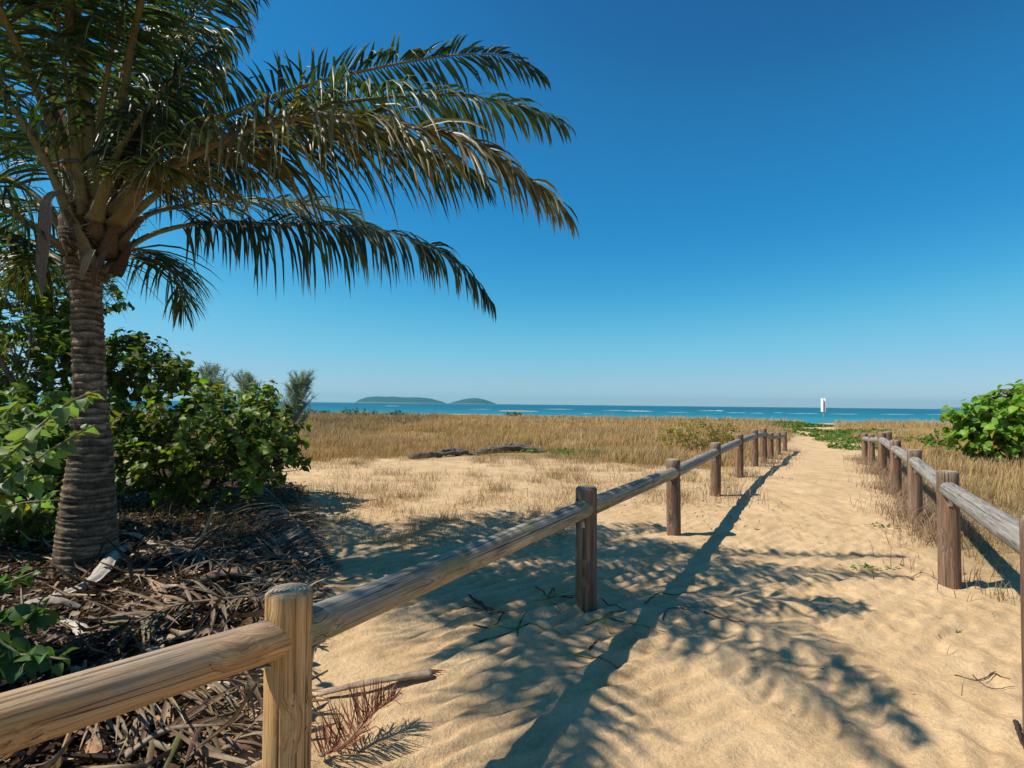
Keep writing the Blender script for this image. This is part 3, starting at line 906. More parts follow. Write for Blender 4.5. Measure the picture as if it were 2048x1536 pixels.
# F8 up and to the right, over the frame
Fw([A(205, 420, 4.55), A(222, 320, 4.5), A(242, 220, 4.35), A(262, 100, 4.1), A(290, -20, 3.8), W_(-2.25, 3.55, 4.55), W_(-1.95, 3.1, 4.7), W_(-1.65, 2.6, 4.5), W_(-1.34, 2.14, 4.0)],
   L=.60, pet=.28, roll=-8, droop=.8, lift=0, green=(.035, .075, .030), r0=.04, seed=30, fwd=(.4, 1.15), spacing=.042)
# a high one beside it
Fw([A(190, 400, 4.5), W_(-3.2, 3.9, 4.3), W_(-2.75, 3.2, 4.9), W_(-2.35, 2.55, 4.9), W_(-2.1, 1.9, 4.6)],
   L=.55, pet=.3, roll=0, droop=.8, lift=0, green=G2, r0=.036, seed=58, fwd=(.5, 1.2), spacing=.05)
# F9
Fw([A(185, 430, 4.75), A(212, 300, 4.85), A(238, 180, 4.95), A(262, 60, 5.0), A(300, -60, 5.0), A(345, -130, 5.0), A(420, -150, 5.0), A(500, -110, 5.0)],
   L=.95, pet=.22, roll=20, droop=2.3, lift=0, green=G1, seed=31, fwd=(.5, 1.1))
# F9b fills the upper right of the crown, leaflets spiking right
Fw([A(195, 430, 4.7), A(235, 320, 4.9), A(275, 210, 5.05), A(325, 110, 5.2), A(385, 30, 5.3), A(440, -20, 5.3), A(510, -30, 5.3)],
   L=.82, pet=.30, roll=-10, droop=1.6, lift=0, green=(.030, .062, .028), seed=32, fwd=(.55, 1.2))
Fw([A(190, 440, 4.4), A(225, 330, 4.2), A(270, 250, 4.1), A(330, 175, 4.0), A(390, 120, 3.95), A(430, 95, 3.95)],
   L=.60, pet=.30, roll=15, droop=2.4, lift=0, green=(.03, .06, .026), seed=33, fwd=(.35, 1.1))
# F10 .. left hand stalks, out of the frame
Fw([A(150, 460, 4.5), A(100, 340, 4.3), A(40, 235, 4.1), A(-40, 140, 3.9), A(-160, 80, 3.7), A(-300, 100, 3.6)],
   L=.80, pet=.2, roll=0, droop=1.2, lift=0, green=G2, r0=.045, seed=34)
Fw([A(140, 480, 4.6), A(75, 395, 4.6), A(0, 350, 4.6), A(-90, 320, 4.6), A(-220, 330, 4.6), A(-330, 400, 4.6)],
   L=.75, pet=.22, roll=0, droop=1.4, lift=0, green=G1, r0=.04, seed=35)
Fw([A(135, 505, 4.5), A(70, 455, 4.3), A(0, 415, 4.1), A(-100, 400, 3.9), A(-210, 450, 3.8)],
   L=.70, pet=.25, roll=0, droop=1.5, lift=0, green=G1, r0=.04, seed=36)
Fw([A(140, 540, 4.7), A(90, 500, 5.0), A(30, 475, 5.3), A(-50, 480, 5.5), A(-140, 540, 5.6)],
   L=.80, pet=.2, roll=0, droop=1.5, lift=0, green=(.035, .07, .03), seed=37)
# behind, upright thin ones
Fw([A(150, 420, 4.9), A(105, 270, 5.2), A(60, 140, 5.5), A(30, 40, 5.8), A(-10, -60, 6.0), A(-80, -120, 6.2)],
   L=.9, pet=.35, roll=0, droop=.8, lift=0, green=G1, stalk=(.34, .30, .17), r0=.03, seed=38)
# leaf side facing us at the upper left: pale leaflets raked left
Fw([A(165, 410, 4.45), A(150, 300, 4.25), A(135, 170, 4.05), A(118, 60, 3.9), A(110, -60, 3.75), A(115, -160, 3.5), W_(-3.0, 3.1, 4.6)],
   L=.75, pet=.30, roll=35, droop=.55, lenB=1.0, lift=.1, green=(.085, .14, .045), r0=.03, seed=39, fwd=(.15, .9))
# backward going fronds that fill the crown
Fw([A(190, 420, 4.9), A(235, 330, 5.4), A(290, 270, 5.9), A(360, 250, 6.3), A(430, 270, 6.6), A(480, 330, 6.8)],
   L=.9, pet=.25, roll=0, droop=1.3, lift=.1, green=(.055, .085, .03), seed=40)
Fw([A(160, 430, 4.9), A(110, 330, 5.5), A(50, 280, 6.0), A(-20, 280, 6.4), A(-80, 330, 6.7)],
   L=.9, pet=.25, roll=0, droop=1.3, lift=.1, green=(.055, .085, .03), seed=41)
# a short dry yellow sucker with horizontal leaflets
Fw([A(200, 400, 4.4), A(235, 345, 4.2), A(280, 330, 4.1), A(330, 335, 4.0), A(372, 355, 4.0)],
   L=.34, pet=.2, roll=0, droop=.5, lift=0, green=(.16, .17, .035), seed=42, r0=.015)
# inner fronds that thicken the crown
for (pts_, k_) in (([A(200, 430, 4.6), A(255, 310, 4.5), A(325, 215, 4.45), A(395, 150, 4.4), A(450, 135, 4.4)], dict(L=.62, green=G1, seed=51)),
                   ([A(190, 420, 4.8), A(240, 255, 5.2), A(300, 140, 5.5), A(380, 72, 5.7), A(470, 60, 5.8)], dict(L=.95, green=(.035, .07, .03), seed=52)),
                   ([A(175, 410, 4.5), A(198, 250, 4.3), A(222, 110, 4.1), A(255, 0, 3.9), A(310, -110, 3.7)], dict(L=.75, green=(.05, .09, .03), seed=53, roll=10)),
                   ([A(160, 420, 4.6), A(112, 300, 4.6), A(50, 205, 4.6), A(-30, 140, 4.6), A(-120, 120, 4.6)], dict(L=.80, green=G1, seed=54)),
                   ([A(150, 470, 4.8), A(95, 420, 5.1), A(30, 395, 5.4), A(-50, 400, 5.6)], dict(L=.75, green=G2, seed=55)),
                   ([A(185, 400, 4.7), A(205, 270, 4.9), A(235, 150, 5.1), A(290, 60, 5.2), A(350, 30, 5.2)], dict(L=.80, green=G2, seed=56)),
                   ([A(215, 440, 4.7), A(290, 360, 5.0), A(370, 320, 5.3), A(450, 320, 5.5), A(520, 350, 5.6)], dict(L=.70, green=G1, seed=57))):
    k_.setdefault('roll', 0)
    Fw(pts_, pet=.26, droop=2.6, lift=.0, fwd=(.55, 1.2), **k_)
# one more frond coming towards us above the frame: it shades the litter
Fw([A(170, 400, 4.5), W_(-3.5, 3.7, 4.0), W_(-3.3, 3.0, 4.4), W_(-3.1, 2.2, 4.3), W_(-2.9, 1.5, 3.7)],
   L=.75, pet=.22, roll=0, droop=.5, lift=0, green=G2, seed=44)

# fibre, old sheaths and flower spathes
def ribbon_sheet(P, widths, curl, n_across=7):
    """a curved strip (sheath): returns V,T with thickness"""
    P = np.asarray(P, float); n = len(P)
    T = norm(np.gradient(P, axis=0)); up = np.array((0.1, -1., .2))
    Sd = norm(np.cross(T, up)); N = np.cross(Sd, T)
    V = []
    for side in (0, 1):
        for k in range(n):
            for j in range(n_across):
                u = j / (n_across - 1) * 2 - 1
                V.append(P[k] + Sd[k] * u * widths[k] + N[k] * (curl * widths[k] * (u * u) + side * -.006))
    V = np.array(V); F = []
    m = n * n_across
    for side in (0, 1):
        for k in range(n - 1):
            for j in range(n_across - 1):
                a = side * m + k * n_across + j; b = a + 1; c = a + n_across + 1; d = a + n_across
                F += [(a, b, c), (a, c, d)] if side else [(a, c, b), (a, d, c)]
    for k in range(n - 1):
        for j in (0, n_across - 1):
            a = k * n_across + j; b = a + n_across
            F += [(a, b, b + m), (a, b + m, a + m)]
    return V, np.array(F)

def spathe(ctrl, w, col, name='spathe', label=None, parent=None, curl=.8, mat=None, n=26, jag=0.05):
    P, _ = catmull([tuple(c) for c in ctrl], n)
    t = np.linspace(0, 1, n)
    wid = w * np.sin(np.pi * np.clip(t * .93 + .05, 0, 1)) ** .6 * (1 + jag * vnoise(t * 20, t * 0 + w * 100, 5))
    V, T = ribbon_sheet(P, wid, curl)
    par = parent or palm
    off = np.array(par.location)
    u = np.linspace(-1, 1, 7)
    streak = 1 + .35 * vnoise(np.tile(u, n * 2) * 6, np.repeat(np.tile(t, 2), 7) * 2, 9)
    o = link(name, np_mesh(name, V - off, T, mat or M_FIBRE, np.array(col)[None] * streak[:, None], smooth=True), par)
    if label: o['label'] = label
    return o
spathe([A(128, 385, 4.3), A(100, 400, 4.2), A(95, 470, 4.18), A(88, 540, 4.2), A(85, 585, 4.2)], .048, (.22, .18, .15), label='grey dried flower sheath hanging left of the trunk')
spathe([A(235, 380, 4.3), A(270, 290, 4.2), A(300, 225, 4.15), A(312, 200, 4.15)], .05, (.035, .025, .02), label='blackened flower sheath among the right-hand stalks')
spathe([A(150, 345, 4.4), A(118, 300, 4.6), A(108, 262, 4.7)], .13, (.30, .13, .055), label='orange-brown cloth-like fibre sheath', curl=.5)
spathe([A(150, 330, 4.5), A(118, 220, 4.6), A(98, 150, 4.7)], .05, (.12, .05, .03))
spathe([A(190, 500, 4.3), A(178, 520, 4.25), A(163, 560, 4.28)], .03, (.28, .23, .16))
spathe([A(215, 500, 4.45), A(195, 540, 4.4), A(188, 575, 4.42)], .03, (.16, .11, .07))
for k in range(26):
    a = k * 2.399; z = 2.62 + .028 * k
    r = .13 - .0012 * k
    cx, cy = math.cos(a), math.sin(a)
    b = Vector((TX + .02 + r * cx, TY + r * cy, z - .12)); m_ = Vector((TX + .02 + (r + .06) * cx, TY + (r + .06) * cy, z)); e = Vector((TX + .02 + (r + .12 + .03 * (k % 3)) * cx, TY + (r + .12 + .03 * (k % 3)) * cy, z + .16))
    P, _ = catmull([b, m_, e], 8)
    c = random.choice([(.11, .07, .038), (.15, .10, .055), (.07, .045, .028), (.19, .15, .08)])
    V, T = tube(P, np.linspace(.085, .02, 8), 8, flat=.45, up=(cx, cy, .3), rough=.15, seed=k)
    link('leaf_base', np_mesh('leaf_base', V - np.array(poff), T, M_FIBRE, np.broadcast_to(np.array(c), (len(V), 3)), smooth=True), palm)
# hanging fibres and flower strings
acc = Acc()
rg = random.Random(4)
for k in range(150):
    a = rg.uniform(0, 6.28); r = rg.uniform(.08, .24)
    b = Vector((TX + .02 + r * math.cos(a), TY + r * math.sin(a), rg.uniform(2.6, 3.35)))
    e = b + Vector((rg.gauss(.02, .12), rg.gauss(0, .12), rg.uniform(-.35, .2)))
    P, _ = catmull([b, (b + e) / 2 + Vector((rg.gauss(0, .05), rg.gauss(0, .05), .04)), e], 7)
    V, T = tube(P, np.linspace(.005, .0015, 7), 3, cap=False)
    acc.add(V, T, rg.choice([(.20, .13, .07), (.10, .06, .04), (.33, .25, .14)]))
o = link('fibres', acc.mesh('fibres', M_FIBRE, off=poff), palm); o['kind'] = 'stuff'
#@@PART2
# ------------------------------------------------------------------ broad-leaved shrubs
def leaf_template(seed, w=.82, fold=.10, curl=.12):
    """heart-shaped leaf, length 1 along +y, faces up +z: 19 verts"""
    ys = [0.0, .10, .32, .58, .82, 1.0]
    hw = [.0, .34, .5, .42, .22, 0.0]
    rg = random.Random(seed)
    V = [(0, -.22, .02), (0, 0, 0)]
    rows = []
    for y, h in list(zip(ys, hw))[1:-1]:
        z = -curl * y * y + rg.uniform(-.02, .02)
        i = len(V)
        back = -.10 if y < .2 else 0
        V += [(-h * w, y + back, z + fold * h * 1.6 + rg.uniform(-.03, .03)), (0, y, z), (h * w, y + back, z + fold * h * 1.6 + rg.uniform(-.03, .03))]
        rows.append(i)
    V.append((0, 1.0, -curl * 1.15)); tip = len(V) - 1
    F = [(1, rows[0] + 1, rows[0]), (1, rows[0] + 2, rows[0] + 1)]
    for a, b in zip(rows[:-1], rows[1:]):
        F += [(a, a + 1, b + 1), (a, b + 1, b), (a + 1, a + 2, b + 2), (a + 1, b + 2, b + 1)]
    a = rows[-1]
    F += [(a, a + 1, tip), (a + 1, a + 2, tip)]
    # leaf stalk
    i = len(V); V += [(-.012, -.22, .02), (.012, -.22, .02), (0, .02, 0)]; F.append((i, i + 1, i + 2))
    return np.array(V), np.array(F)
LEAFV = [leaf_template(k, w=[.82, .95, .7, .88][k], fold=[.1, .2, .05, .28][k], curl=[.12, .25, .05, .18][k]) for k in range(4)]

ROUNDV = [leaf_template(20 + k, w=[.95, .9, 1.1, .85][k], fold=[.22, .42, .15, .3][k], curl=[.25, .45, .15, .35][k]) for k in range(4)]

def leaf_frames(pos, d, nrm_):
    y = norm(d); x = norm(np.cross(y, nrm_)); z = np.cross(x, y)
    return x, y, z

def place_leaves(parent, pos, d, nn, size, cols, sep, mat, part='leaf', rank_bias=None, templ=None):
    """the `sep` leaves that show largest are objects, the others one mesh"""
    N = len(pos)
    x, y, z = leaf_frames(pos, d, nn)
    templ = templ or LEAFV
    tid = rng.integers(0, len(templ), N)
    off = np.array(parent.location)
    # ranking: apparent size, front side of the crown, inside the frame
    rel = pos - np.array((0, 0, EYE))
    dist = np.linalg.norm(rel, axis=1)
    cc = pos.mean(0)
    front = -np.sum((pos - cc) * (cc - np.array((0, 0, EYE))), 1) / np.linalg.norm(cc - np.array((0, 0, EYE)))
    cr = np.array(CR); cv = rel @ cr
    u = cv[:, 0] / np.maximum(-cv[:, 2], .01); v = cv[:, 1] / np.maximum(-cv[:, 2], .01)
    inside = (cv[:, 2] < 0) & (np.abs(u) < .93) & (np.abs(v) < .7)
    score = size / dist * (1 + .5 * front / (np.abs(front).max() + 1e-6)) * np.where(inside, 1, .01)
    order = np.argsort(-score)
    sepi = order[:sep]; rest = order[sep:]
    if sep:
        pal = {}
        for i in sepi:
            # eight tints per template keep the mesh data shared
            k = (int(tid[i]), int(rng.integers(0, 8)))
            if k not in pal:
                V, F = templ[k[0]]
                c = cols[i]
                pal[k] = np_mesh(part, V, F, mat, np.broadcast_to(c, (len(V), 3)), smooth=True)
            o = bpy.data.objects.new(part, pal[k]); COL.objects.link(o); o.parent = parent
            s = size[i]
            m = Matrix(((x[i, 0] * s, y[i, 0] * s, z[i, 0] * s, pos[i, 0] - off[0]), (x[i, 1] * s, y[i, 1] * s, z[i, 1] * s, pos[i, 1] - off[1]),
                        (x[i, 2] * s, y[i, 2] * s, z[i, 2] * s, pos[i, 2] - off[2]), (0, 0, 0, 1)))
            o.matrix_basis = m
    if len(rest):
        Vs, Ts, Cs, n0 = [], [], [], 0
        for k in range(len(templ)):
            idx = rest[tid[rest] == k]
            if not len(idx): continue
            V, F = templ[k]
            W = (pos[idx, None, :] + (V[None, :, 0:1] * x[idx, None, :] + V[None, :, 1:2] * y[idx, None, :] + V[None, :, 2:3] * z[idx, None, :]) * size[idx, None, None])
            Vs.append(W.reshape(-1, 3)); Ts.append((F[None] + (np.arange(len(idx)) * len(V))[:, None, None]).reshape(-1, 3) + n0)
            Cs.append(np.repeat(cols[idx], len(V), 0)); n0 += len(idx) * len(V)
        o = link('foliage', np_mesh('foliage', np.vstack(Vs) - off, np.vstack(Ts), mat, np.vstack(Cs)), parent)
        o['kind'] = 'stuff'

def leaf_cols(n, base, var=.25, yellow=.04, brown=.02, ycol=(.34, .28, .03), bcol=(.20, .10, .04)):
    c = np.array(base)[None] * (1 + var * rng.standard_normal((n, 1))) * (1 + .10 * rng.standard_normal((n, 3)))
    q = rng.random(n)
    c[q < yellow] = np.array(ycol) * rng.uniform(.7, 1.3, ((q < yellow).sum(), 1))
    m = (q >= yellow) & (q < yellow + brown)
    c[m] = np.array(bcol) * rng.uniform(.6, 1.4, (m.sum(), 1))
    return np.clip(c, .006, .9)

def branch_tree(root, ends, r0, seed, col=(.20, .16, .12), parent=None, name='branch', mid=.5, sag=.1, sides=6):
    """one tapered, bent limb from root to each end, with side twigs"""
    acc = Acc(); rg = random.Random(seed)
    for e in ends:
        e = Vector(e); b = Vector(root) + Vector((rg.gauss(0, .08), rg.gauss(0, .08), 0))
        L = (e - b).length
        m1 = b.lerp(e, .33) + Vector((rg.gauss(0, .10), rg.gauss(0, .10), rg.gauss(.04, .05))) * L
        m2 = b.lerp(e, .68) + Vector((rg.gauss(0, .08), rg.gauss(0, .08), rg.gauss(.02, .05))) * L
        P, _ = catmull([b, m1, m2, e], 14)
        V, T = tube(P, np.linspace(r0 * rg.uniform(.7, 1.1), r0 * .18, 14), sides, rough=.12, seed=rg.randint(0, 99))
        acc.add(V, T, np.array(col) * rg.uniform(.7, 1.3))
        for q in range(3):
            k = rg.randint(5, 12); s = Vector(P[k]); dd = Vector((rg.gauss(0, 1), rg.gauss(0, 1), rg.uniform(-.1, 1.2))).normalized() * L * rg.uniform(.12, .28)
            Q, _ = catmull([s, s + dd * .5 + Vector((0, 0, -.02)), s + dd], 6)
            V, T = tube(Q, np.linspace(r0 * .25, r0 * .07, 6), 4)
            acc.add(V, T, np.array(col) * rg.uniform(.7, 1.3))
    off = Vector(parent.location) if parent else Vector((0, 0, 0))
    return link(name, acc.mesh(name, M_TWIG, off=off), parent)

def shrub(base, blobs, ncl, per, lsize, cols_base, label, cat='shrub', name='leafy_shrub', sep=300, group=None, seed=1, stems=9, r0=.03, spread=.17, up=.5,
          yellow=.04, var=.28, shell=(.55, 1.0), rough=.28, mat=None, templ=None, brown=.02, lay=.35, twigcol=(.20, .16, .12)):
    """blobs: (centre, radii, weight)"""
    global rng
    rng = np.random.default_rng(seed)
    root = empty(name, base, label, cat, group)
    w = np.array([b[2] for b in blobs], float); w /= w.sum()
    bi = rng.choice(len(blobs), ncl, p=w)
    C = np.array([tuple(b[0]) for b in blobs])[bi]; RR = np.array([b[1] for b in blobs])[bi]
    dv = norm(rng.standard_normal((ncl, 3)))
    rs = rng.uniform(shell[0] ** 3, shell[1] ** 3, ncl) ** (1 / 3)
    rs = rs * (1 + rough * vnoise(dv[:, 0] * 2.3 + bi * 5, dv[:, 2] * 2.3 + dv[:, 1] * 1.7 + seed, seed))
    cl = C + dv * RR * rs[:, None]
    g = gz_full(cl[:, 0], cl[:, 1])
    cl[:, 2] = np.maximum(cl[:, 2], g + .06)
    out = norm(cl - C + np.array((0, 0, .25)))
    # leaves spiral along a short twig at each cluster
    idx = np.repeat(np.arange(ncl), per); N = len(idx)
    tw = norm(out + .45 * rng.standard_normal((ncl, 3)) + np.array((0, 0, up * .5)))
    tl = rng.uniform(.6, 1.3, ncl) * spread
    u = np.tile((np.arange(per) + .5) / per, ncl)
    pos = cl[idx] + tw[idx] * (tl[idx] * u)[:, None] + rng.standard_normal((N, 3)) * lsize * .22
    rad = norm(np.cross(tw[idx], rng.standard_normal((N, 3))))
    d = norm(rad * 1.0 + tw[idx] * .35 + np.array((0, 0, -.25)) + .2 * rng.standard_normal((N, 3)))
    nn = norm(np.array((0, 0, 1.0)) * (1 - lay) + out[idx] * lay * 1.6 + .38 * rng.standard_normal((N, 3)))
    size = lsize * rng.uniform(.5, 1.2, N)
    clv = rng.normal(1, .15, ncl)[idx][:, None]
    cols = np.clip(leaf_cols(N, cols_base, var, yellow, brown) * clv, .006, .9)
    place_leaves(root, pos, d, nn, size, cols, sep, mat or M_LEAF, templ=templ)
    # twigs
    acc = Acc()
    for k in range(0, ncl):
        a = cl[k]; b = cl[k] + tw[k] * tl[k]; c0 = cl[k] - (cl[k] - C[k]) * .35 - np.array((0, 0, .05))
        P = np.array([c0, a, b])
        V, T = tube(P, [lsize * .06, lsize * .045, lsize * .02], 3, cap=False)
        acc.add(V, T, np.array(twigcol))
    tg = link('twigs', acc.mesh('twigs', M_TWIG, off=Vector(root.location)), root); tg['kind'] = 'stuff'
    for s in range(stems):
        e = cl[rng.integers(0, ncl)]; e = C[rng.integers(0, len(C))] * .35 + e * .65
        branch_tree(base, [e], r0, seed * 31 + s, twigcol, root)
    return root

def gp(x, y, dz=0.0): return Vector((x, y, gz(x, y) + dz))

G_HIB = (.125, .18, .025)
# thicket right of the trunk
b = gp(-4.6, 7.9)
shrub(b, [(A(300, 800, 8.0), (.85, .9, .62), 3), (A(280, 745, 8.0), (.55, .6, .38), 2), (A(420, 870, 7.7), (1.0, .9, .55), 4), (A(520, 870, 7.4), (.50, .6, .36), 2), (A(505, 930, 7.2), (.60, .6, .40), 2), (A(330, 930, 7.4), (.9, .7, .45), 3),
          (A(530, 800, 7.6), (.16, .25, .13), .35), (A(260, 700, 8.0), (.25, .3, .13), .5)],
      820, 9, .102, G_HIB, 'dense round-leaved shrub right behind the palm trunk, reaching towards the dry grass', name='leafy_shrub', group='round-leaved shrubs left of the path', seed=5, stems=16, r0=.035, spread=.18)
# taller open tree left of / behind the trunk
b = gp(-6.6, 7.2)
shrub(b, [(A(40, 650, 7.6), (.9, .9, .7), 3), (A(100, 740, 7.4), (.8, .8, .7), 3), (A(20, 820, 7.0), (1.0, .9, .7), 3), (A(70, 580, 7.8), (.5, .6, .4), 1.6), (A(150, 660, 7.8), (.45, .5, .4), 1.5), (A(-60, 620, 7.6), (1.0, .9, .9), 3), (A(200, 600, 8.0), (.25, .3, .3), .6), (A(10, 520, 7.8), (.4, .5, .4), .8)],
      620, 9, .100, (.105, .165, .024), 'tall loose round-leaved tree filling the left edge behind the palm trunk', cat='tree', name='leafy_tree', seed=6, stems=16, r0=.05, spread=.2, yellow=.06, shell=(.35, 1.0))
b = gp(-4.9, 5.6)
shrub(b, [(A(50, 950, 5.4), (.6, .7, .5), 3), (A(20, 880, 5.6), (.6, .7, .5), 3), (A(110, 880, 5.8), (.45, .5, .4), 2), (A(90, 1000, 5.4), (.45, .5, .3), 2)],
      300, 9, .10, (.115, .185, .035), 'bright green shrub left of the trunk, below the taller tree', group='round-leaved shrubs left of the path', seed=7, stems=9, r0=.03, spread=.18)
# big pale leaves of a shrub close to us
def near_sprig(base, limbs, label, seed, lsize, col, sep, cat='shrub'):
    global rng
    rng = np.random.default_rng(seed)
    root = empty('leafy_shrub', base, label, cat, 'round-leaved shrubs left of the path')
    pos, d, nn, sz = [], [], [], []
    rg = random.Random(seed)
    for L in limbs:
        P, LEN = catmull(L, 24)
        V, T = tube(P, np.linspace(.013, .004, 24), 6, rough=.15, seed=seed)
        link('branch', np_mesh('branch', V - np.array(base), T, M_TWIG, np.broadcast_to(np.array((.20, .19, .11)), (len(V), 3)), smooth=True), root)
        TT = norm(np.gradient(P, axis=0))
        n = max(5, int(LEN / .026)); side = 1
        for k in range(n):
            t = .25 + .75 * (k + .5) / n
            i = min(23, int(t * 23)); side = -side
            w = norm(np.cross(TT[i], np.array((0, 0, 1.0))))
            dd = norm(w * side * rg.uniform(.4, 1.2) + TT[i] * rg.uniform(-.1, .8) + np.array((0, 0, rg.uniform(-.9, .45))) + .45 * rng.standard_normal(3))
            pos.append(P[i] + dd * lsize * .28); d.append(dd); nn.append(norm(np.array((-.2, -.35, .9)) + .5 * rng.standard_normal(3))); sz.append(lsize * rg.uniform(.5, 1.35) * (1 if k < n - 2 else .6))
    N = len(pos)
    place_leaves(root, np.array(pos), np.array(d), np.array(nn), np.array(sz), leaf_cols(N, col, .2, .03, .0), sep, M_LEAF, templ=ROUNDV)
    return root
bb = gp(-3.35, 3.0)
near_sprig(bb, [[bb, A(-60, 1000, 2.9), A(30, 900, 2.75), A(130, 810, 2.7), A(200, 780, 2.7)], [bb, A(-40, 1020, 2.9), A(60, 930, 2.8), A(150, 870, 2.8), A(190, 850, 2.8)],
                [bb, A(-80, 960, 3.0), A(-20, 860, 2.9), A(40, 800, 2.9)], [bb, A(-60, 1050, 3.0), A(20, 980, 2.9), A(100, 950, 2.9)], [bb, A(-100, 900, 2.8), A(-60, 850, 2.6), A(20, 850, 2.6)],
                [bb, A(-40, 1060, 3.1), A(30, 1010, 3.1), A(120, 1000, 3.1)], [bb, A(-90, 1000, 3.1), A(-30, 930, 3.2), A(60, 870, 3.3), A(110, 820, 3.3)]],
           'shrub with large pale green leaves leaning in front of the trunk from the left edge', 3, .074, (.17, .25, .09), 170)
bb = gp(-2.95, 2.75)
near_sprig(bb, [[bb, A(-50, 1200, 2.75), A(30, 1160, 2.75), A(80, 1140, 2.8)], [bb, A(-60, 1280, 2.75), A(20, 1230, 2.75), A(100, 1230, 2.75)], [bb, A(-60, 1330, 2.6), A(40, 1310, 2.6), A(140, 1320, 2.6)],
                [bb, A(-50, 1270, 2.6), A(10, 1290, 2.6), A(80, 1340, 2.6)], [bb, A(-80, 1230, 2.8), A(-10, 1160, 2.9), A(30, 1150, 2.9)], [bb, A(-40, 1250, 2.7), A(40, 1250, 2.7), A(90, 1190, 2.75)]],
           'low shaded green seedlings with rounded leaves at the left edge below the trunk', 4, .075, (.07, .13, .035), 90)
# right-hand shrub with big rounded leaves
b = gp(12.9, 14.0)
shrub(b, [(A(2008, 856, 14), (.92, 1.0, .56), 4), (A(2068, 828, 14), (.95, 1.0, .70), 4), (A(1966, 838, 14), (.36, .6, .32), 1.2), (A(2120, 830, 14), (1.0, 1.0, .8), 3), (A(2000, 890, 13.8), (.9, .8, .35), 2)],
      400, 9, .19, (.15, .27, .03), 'bright green shrub with big rounded leaves at the right edge beyond the fence', seed=8, stems=14, r0=.05, spread=.26, yellow=.10, shell=(.7, 1.0), lay=.5, var=.2)
b = gp(11.6, 15.0)
shrub(b, [(A(1885, 885, 15), (.5, .5, .22), 1)], 30, 8, .10, (.10, .19, .03), 'small pale green plant in the dry grass left of the right-hand shrub', cat='plant', name='small_plant', seed=9, stems=5, r0=.01, spread=.16, sep=60)
# yellowish twiggy bush by the left fence
b = gp(6.15, 17.0)
shrub(b, [(A(1400, 873, 17), (.95, .7, .42), 3), (A(1350, 880, 17), (.5, .5, .36), 1.2), (A(1450, 878, 17), (.5, .5, .38), 1.2)], 260, 9, .055, (.22, .22, .045), 'sparse yellow-green twiggy bush in the dry grass behind the left fence', name='twiggy_bush', cat='bush', seed=10, stems=26, r0=.012, spread=.22, yellow=.25, sep=0, brown=.12, twigcol=(.24, .15, .08), lay=.2)

# ------------------------------------------------------------------ wispy she-oak saplings behind the thicket
def sheoak(px, top, base_py, Y, wpx, label, seed):
    rg = np.random.default_rng(seed)
    v = at(px, base_py, Y); b = gp(v.x, Y); H = at(px, top, Y).z - b.z; W = wpx / (FPX / Y)
    root = empty('sheoak_sapling', b, label, 'tree', 'wispy saplings behind the thicket')
    tr, _ = catmull([b, b + Vector((rg.normal(0, .1), 0, H * .35)), b + Vector((rg.normal(0, .2), 0, H * .72))], 12)
    V, T = tube(tr, np.linspace(.045, .010, 12), 6, rough=.1, seed=seed)
    link('trunk', np_mesh('trunk', V - np.array(b), T, M_TWIG, np.broadcast_to(np.array((.16, .13, .11)), (len(V), 3)), smooth=True), root)
    acc = Acc(); nd = Acc()
    for k in range(70):
        t = rg.uniform(.0, .97); s = np.array([np.interp(t * 11, np.arange(12), tr[:, j]) for j in range(3)])
        a = rg.uniform(0, 6.28); L = W * .60 * (1.0 - .45 * t) * rg.uniform(.45, 1.1)
        dv = np.array((math.cos(a), math.sin(a), rg.uniform(.9, 2.2))); dv /= np.linalg.norm(dv)
        e = s + dv * L; m_ = (s + e) / 2 - np.array((0, 0, .05))
        P, _ = catmull([s, m_, e], 7)
        V, T = tube(P, np.linspace(.011, .003, 7), 4); acc.add(V, T, (.20, .17, .13))
        for q in range(75):
            u = rg.uniform(.25, 1.0); c = np.array([np.interp(u * 6, np.arange(7), P[:, j]) for j in range(3)])
            d = dv * .5 + rg.standard_normal(3) * .6 + np.array((0, 0, .15)); d /= np.linalg.norm(d)
            l = rg.uniform(.16, .40)
            w = np.cross(d, rg.standard_normal(3)); w = w / np.linalg.norm(w) * .011
            V = np.array([c - w, c + w, c + d * l * .6 + w, c + d * l])
            nd.add(V, np.array([(0, 1, 2), (0, 2, 3)]), np.array((.26, .33, .23)) * rg.uniform(.6, 1.5))
    link('branches', acc.mesh('branches', M_TWIG, off=b), root)
    o = link('needles', nd.mesh('needles', M_GRASS, smooth=False, off=b), root); o['kind'] = 'stuff'
sheoak(428, 706, 830, 27, 120, 'leftmost grey-green wispy sapling rising behind the thicket', 61)
sheoak(497, 728, 830, 29, 90, 'middle one of three grey-green wispy saplings behind the thicket', 62)
sheoak(588, 733, 826, 28, 100, 'grey-green wispy sapling nearest the sea, right of the thicket', 63)

